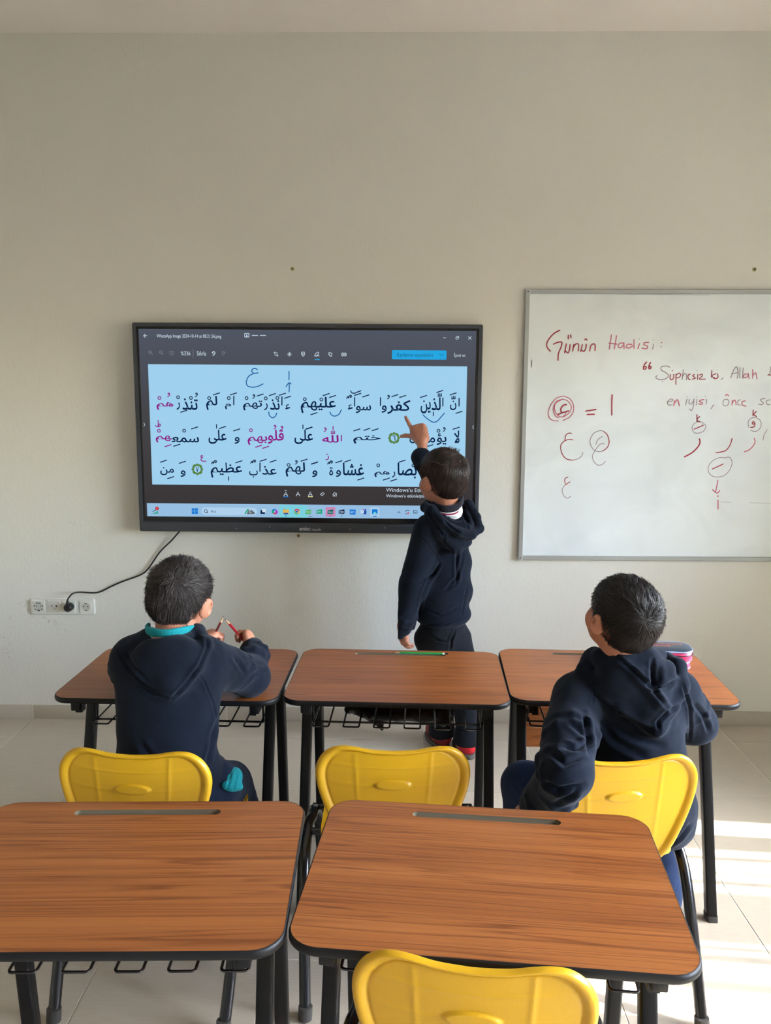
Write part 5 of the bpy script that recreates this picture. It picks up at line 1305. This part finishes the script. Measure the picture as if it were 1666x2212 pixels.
v.limb([shR,elR,wrR],[.062,.052,.040],.03); v.cone(wrR-(wrR-elR)*.10,wrR+(wrR-elR)*.02,.044,.042,.008)
v.ell(A(980,1146,3.135),(.075,.058,.075),.018,np.array(Matrix.Rotation(R(25),3,'Y')))
v.limb([A(920,1094,3.16),A(935,1100,3.10),A(958,1128,3.07),A(992,1150,3.07),A(1018,1156,3.10),A(1036,1142,3.14),A(1030,1118,3.19),A(1012,1086,3.23)],[.018,.016,.015,.016,.018,.018,.016,.015],.014)
v.limb([A(930,1110,3.12),A(955,1150,3.09),A(985,1185,3.10),A(1010,1170,3.13)],[.022,.024,.022,.020],.020)
v.limb([A(918,1096,3.17),A(925,1090,3.22),A(940,1092,3.30),A(970,1096,3.33),A(1000,1092,3.30),A(1014,1088,3.24)],[.018]*6,.012)
v.ell(A(985,1112,3.13),(.040,.042,.030),.012,np.array(Matrix.Rotation(R(20),3,'Y')),'s')
v.ell(A(1012,1120,3.14),(.020,.035,.026),.010,None,'s')
sleeve_folds(v,(elL+wrL)/2,wrL,.050,4,.006,3); sleeve_folds(v,elR,wrR,.045,3,.005,6)
crB=[([(903,1155),(918,1170),(938,1195),(950,1217)],.004,.004),([(950,1217),(940,1235),(925,1255),(912,1290),(905,1320)],.008,.009),([(905,1254),(925,1248),(940,1238)],.006,.005),([(958,1180),(960,1170),(962,1150)],.004,.004),([(988,1190),(987,1220),(987,1248),(965,1270)],.009,.007),([(1000,1200),(985,1262),(960,1275)],.008,.005),([(925,1320),(950,1330),(975,1320),(990,1310)],.008,.004),([(900,1352),(930,1350),(962,1350),(1010,1330)],.004,.005),([(960,1125),(975,1140),(1000,1156),(1030,1158)],.005,.006),([(1000,1105),(1008,1130),(1012,1145)],.006,.006),([(925,1102),(945,1140),(960,1160)],.006,.005),([(996,1335),(1003,1300),(1008,1270)],.006,.004)]
finish('hoodie',v,M['navy'],pb,crB,rl=2,amp=.002,nsc=19,seed=4)
# black collar with white and wine stripes, white shirt inside the hood
v=Vox((.10,3.05,.98),(.42,3.36,1.12),.0024)
cb_=[A(932,1088,3.22),A(940,1094,3.165),A(962,1101,3.135),(A(985,1098,3.145)),A(998,1085,3.185),A(998,1078,3.24)]
for dz in (-.006,.0,.006,.011): v.limb([np.array(q)+np.array((0,0,dz)) for q in catmull([Vector(c) for c in cb_],4)],[.005]*21,.004)
col=finish('shirt_collar',v,M['collarblack'],pb,rl=1,amp=.0003)
for nm,mt_,dz,r_ in (('white_stripe',M['whitecloth'],-.0135,.0022),('wine_stripe',M['wine'],-.0185,.0034),('white_stripe',M['whitecloth'],-.0235,.0018)):
    bm=B(); tube(bm,[(q+Vector((0,-.003,dz)))-pb.location for q in catmull([Vector(c) for c in cb_[1:5]],4)],r_,8); obj(nm,bm,mt_,col)
v=Vox((.12,3.03,.90),(.44,3.34,1.08),.0028); v.ell(A(978,1104,3.172),(.040,.026,.040),.01); finish('shirt',v,M['whitecloth'],pb,rl=1,amp=.0006)
v=Vox((.03,3.02,.05),(.46,3.44,.78),.0045)
v.ell(hipB+np.array((0,0,-.01)),(.102,.094,.105),.02)
for s_,(kn,ft) in enumerate(zip(knees,feet)):
    hp=hipB+np.array(((-.055,.055)[s_],0,-.03)); v.limb([hp,kn,ft+np.array((0,0,.04))],[.066,.056,.048],.012)
    v.cone(ft+np.array((0,0,.035)),ft+np.array((0,0,-.01)),.056,.058,.006)
v.half((0,0,.047),(0,0,-1),.004)
finish('trousers',v,M['trous'],pb,[([(925,1365),(945,1383),(970,1388),(982,1375)],.006,.005),([(984,1362),(976,1380),(973,1404)],.006,.007),([(945,1380),(960,1390),(985,1385)],.005,.004),([(985,1575),(1005,1582),(1025,1578)],.005,.004),([(935,1598),(960,1603),(990,1600)],.004,.005)],rl=1,amp=.0016)
for k_,(ft,mt_) in enumerate(zip(feet,(M['darkred'],M['redshoe']))):
    yaw=R((22,14)[k_]); dr=np.array((-math.sin(yaw),math.cos(yaw),0)); Rm=np.array(Matrix.Rotation(yaw,3,'Z'))
    v=Vox(ft+np.array((-.14,-.09,-.056)),ft+np.array((.09,.17,.06)),.0032); c=ft+dr*.045; c[2]=.040
    v.ell(c,(.037,.095,.036),.02,Rm); v.cone(ft+dr*-.012,ft+np.array((0,0,.02)),.040,.042,.02); v.half((0,0,.017),(0,0,-1),.002)
    sh_=finish('shoe',v,mt_,pb,rl=1,amp=0)
    bm=B(); lp=[]
    for z,e in ((.0,-.002),(.004,0),(.015,0),(.019,-.002)):
        lp.append([Vector(np.array((c[0],c[1],0))+Rm@np.array(((.040+e)*math.cos(a),(.100+e)*math.sin(a),z)))-pb.location for a in np.linspace(0,2*math.pi,25)[:-1]])
    loft(bm,lp); obj('sole',bm,M['sole'],sh_)

# ============ boy on the right: seated sideways, left arm hanging over the chair back
pc_=person('boy in a navy hoodie at the right desk, looking up left with one arm lowered',(.57,1.95,.41))
hC=Head(A(1343,1333,1.895),R(25),R(18),R(4),.885)
shL,elL,wrL=A(1249,1505,1.93),A(1222,1668,1.72),A(1167,1742,1.80)
shR,elR,wrR=A(1458,1496,1.975),A(1499,1560,2.04),A(1440,1580,2.12)
hipC=np.array((.575,1.955,.50)); neckC=(A(1340,1412,1.905),A(1342,1440,1.93))
kneeC=[A(1134,1697,2.02),np.array((.735,2.20,.45))]; ankC=[np.array((.36,2.02,.10)),np.array((.768,2.12,.10))]
v=Vox((.18,1.66,.02),(.98,2.48,1.10),.0036)
hC.build(v,neckC)
torsoloop(v,[(A(1352,1500,1.95),(.11,.066,.07)),(A(1362,1590,1.95),(.105,.07,.11)),(hipC,(.11,.085,.09))])
v.limb([shL,elL,wrL],[.036,.030,.021]); v.limb([shR,elR,wrR],[.036,.030,.021])
for s_,(kn,an) in enumerate(zip(kneeC,ankC)):
    hp=hipC+np.array(((-.055,.055)[s_],.02,-.01)); v.limb([hp,kn,an],[.062,.042,.028]); v.ell(an+np.array((0,.05,-.055)),(.030,.075,.028),.02)
hand(v,wrL+np.array((-.010,.012,-.006)),A(1118,1752,1.90)-wrL,(-.1,.3,-.95),(.5,.8,0),[(.5,.6,.3)]*4,((.7,.5,.4),(.9,.2,.4),(1,0,.4)),.92)
hand(v,wrR,(-.8,.5,-.1),(0,0,-1),(.3,.9,0),[(.2,.3,.2)]*4,((.7,.5,.2),(.9,.2,.2),(1,0,.2)),.92)
finish('body',v,M['skin'],pc_,rl=1,amp=0)
hair(hC,pc_,HM['black'],(-.022,-.094,.052),31,n=9500,r=.0006,wild=.8,length=(.022,.040),low=-.104,vol=1.04,fall=1.0,tufts=(((-.06,.05,.095),(-.6,.5,.4),50,.012,.016),((.0,.0,.115),(0,0,1),50,.03,.010)))
hC.extras(pc_)
v=Vox((.18,1.60,.34),(.98,2.30,.98),.0042)
torsoloop(v,[(A(1350,1490,1.955),(.135,.088,.075)),(A(1362,1560,1.955),(.135,.098,.10)),(A(1370,1640,1.955),(.134,.105,.10)),(np.array((.580,1.955,.50)),(.150,.118,.085)),(A(1402,1730,1.975),(.118,.118,.10)),(A(1425,1775,1.985),(.085,.09,.055))],.045)
v.limb([shL,(shL+elL)/2+np.array((-.006,-.004,0)),elL],[.064,.064,.060],.03); v.limb([elL,wrL],[.060,.050],.02); v.cone(wrL,wrL+(wrL-elL)*.12,.038,.034,.006)
v.limb([shR,elR],[.062,.056],.03); v.limb([elR,wrR],[.054,.045],.02)
v.ell(A(1372,1478,1.885),(.100,.055,.088),.018,np.array(Matrix.Rotation(R(28),3,'Y'))); v.cone(A(1405,1530,1.86),A(1422,1562,1.862),.040,.020,.03)
v.limb([A(1268,1428,1.96),A(1262,1444,1.93),A(1290,1480,1.885),A(1345,1530,1.85),A(1420,1572,1.845),A(1448,1530,1.86),A(1470,1480,1.89),A(1464,1440,1.93),A(1440,1424,1.98)],[.016,.016,.015,.016,.018,.018,.020,.020,.018],.020)
v.limb([A(1285,1412,1.95),A(1330,1432,1.885),A(1385,1460,1.845),A(1425,1515,1.83),A(1440,1530,1.835)],[.018,.020,.018,.016,.012],.018)
v.limb([A(1385,1428,1.88),A(1412,1440,1.865),A(1440,1445,1.88),A(1450,1480,1.88)],[.020,.018,.018,.016],.014)
v.ell(A(1418,1466,1.835),(.018,.022,.030),.012,np.array(Matrix.Rotation(R(15),3,'Y')),'s')
v.limb([A(1275,1420,1.95),A(1300,1420,1.905),A(1345,1424,1.872),A(1398,1418,1.882),A(1425,1415,1.93)],[.018,.022,.024,.022,.018],.016)
sleeve_folds(v,shL+(elL-shL)*.45,elL,.062,4,.009,3); sleeve_folds(v,elL,wrL,.055,3,.009,9); sleeve_folds(v,shR+(elR-shR)*.5,elR,.056,3,.007,5)
crC=[([(1252,1442),(1270,1465),(1285,1500),(1278,1520)],.004,.004),([(1285,1500),(1320,1530),(1370,1560),(1420,1582)],.006,.006),([(1330,1418),(1370,1450),(1410,1490),(1442,1528)],.006,.008),([(1410,1425),(1408,1460),(1412,1484),(1440,1482),(1460,1470)],.007,.009),([(1425,1582),(1421,1560),(1440,1540),(1470,1520)],.006,.006),([(1476,1480),(1490,1530),(1492,1570),(1490,1600)],.005,.006),([(1215,1610),(1245,1620),(1270,1605),(1275,1585)],.009,.008),([(1190,1625),(1220,1650),(1262,1635)],.010,.008),([(1230,1560),(1255,1580),(1273,1600)],.009,.006),([(1165,1640),(1158,1660),(1163,1700)],.008,.008),([(1175,1690),(1205,1705),(1260,1695)],.009,.009),([(1200,1735),(1235,1720),(1250,1705)],.008,.007),([(1310,1560),(1370,1595),(1430,1610)],.012,.005),([(1262,1540),(1270,1590),(1274,1630)],.008,.009),([(1500,1520),(1520,1545),(1532,1580)],.008,.007),([(1440,1830),(1470,1810),(1492,1780)],.006,.005),([(1285,1540),(1330,1600),(1400,1640)],.014,.005)]
finish('hoodie',v,M['navy'],pc_,crC,rl=2,amp=.0024,nsc=17,seed=6)
v=Vox((.20,1.80,.03),(.90,2.50,.62),.005)
v.ell(hipC+np.array((0,0,-.02)),(.132,.118,.075),.03)
for s_,(kn,an) in enumerate(zip(kneeC,ankC)):
    hp=hipC+np.array(((-.06,.06)[s_],.02,-.02)); v.limb([hp,kn,an],[.076,.062,.046],.03)
v.half((0,0,.055),(0,0,-1))
finish('trousers',v,M['bluetr'],pc_,[([(1110,1690),(1135,1720),(1165,1735)],.008,.005)],rl=1,amp=.002)
for an in ankC:
    v=Vox(an+np.array((-.06,-.07,-.10)),an+np.array((.06,.17,.04)),.004); v.ell(an+np.array((0,.045,-.062)),(.038,.098,.036),.02); v.cone(an+np.array((0,0,-.03)),an+np.array((0,0,-.065)),.036,.036,.02); v.half((0,0,.002),(0,0,-1),.003)
    finish('shoe',v,M['pvc'],pc_,rl=1,amp=0)

# dark cloth stuffed into the basket of the middle desk, its points hanging through the wires
kc=thing('dark_cloth','crumpled black cloth bag hanging in the wire basket of the middle desk','cloth',tuple(at(850,1545,2.40)))
v=Vox((-.20,2.28,.44),(.22,2.62,.64),.0035)
v.ell(A(850,1530,2.47),(.14,.08,.028),.02); v.ell(A(925,1535,2.46),(.055,.07,.032),.02)
for a_,b_,r0,r1 in (((760,1525),(752,1536),.022,.010),((790,1530),(800,1545),.028,.014),((812,1540),(826,1575),.032,.004),((835,1535),(852,1548),.026,.005),((800,1540),(812,1562),.02,.006),((880,1535),(905,1546),.022,.010),((915,1535),(935,1549),.024,.008),((935,1540),(958,1566),.030,.008),((950,1535),(972,1556),.03,.012)):
    v.cone(A(*a_,2.44),A(*b_,2.40),r0,r1,.012)
finish('cloth_bag',v,M['pvc'],kc,rl=1,amp=.003,nsc=60)
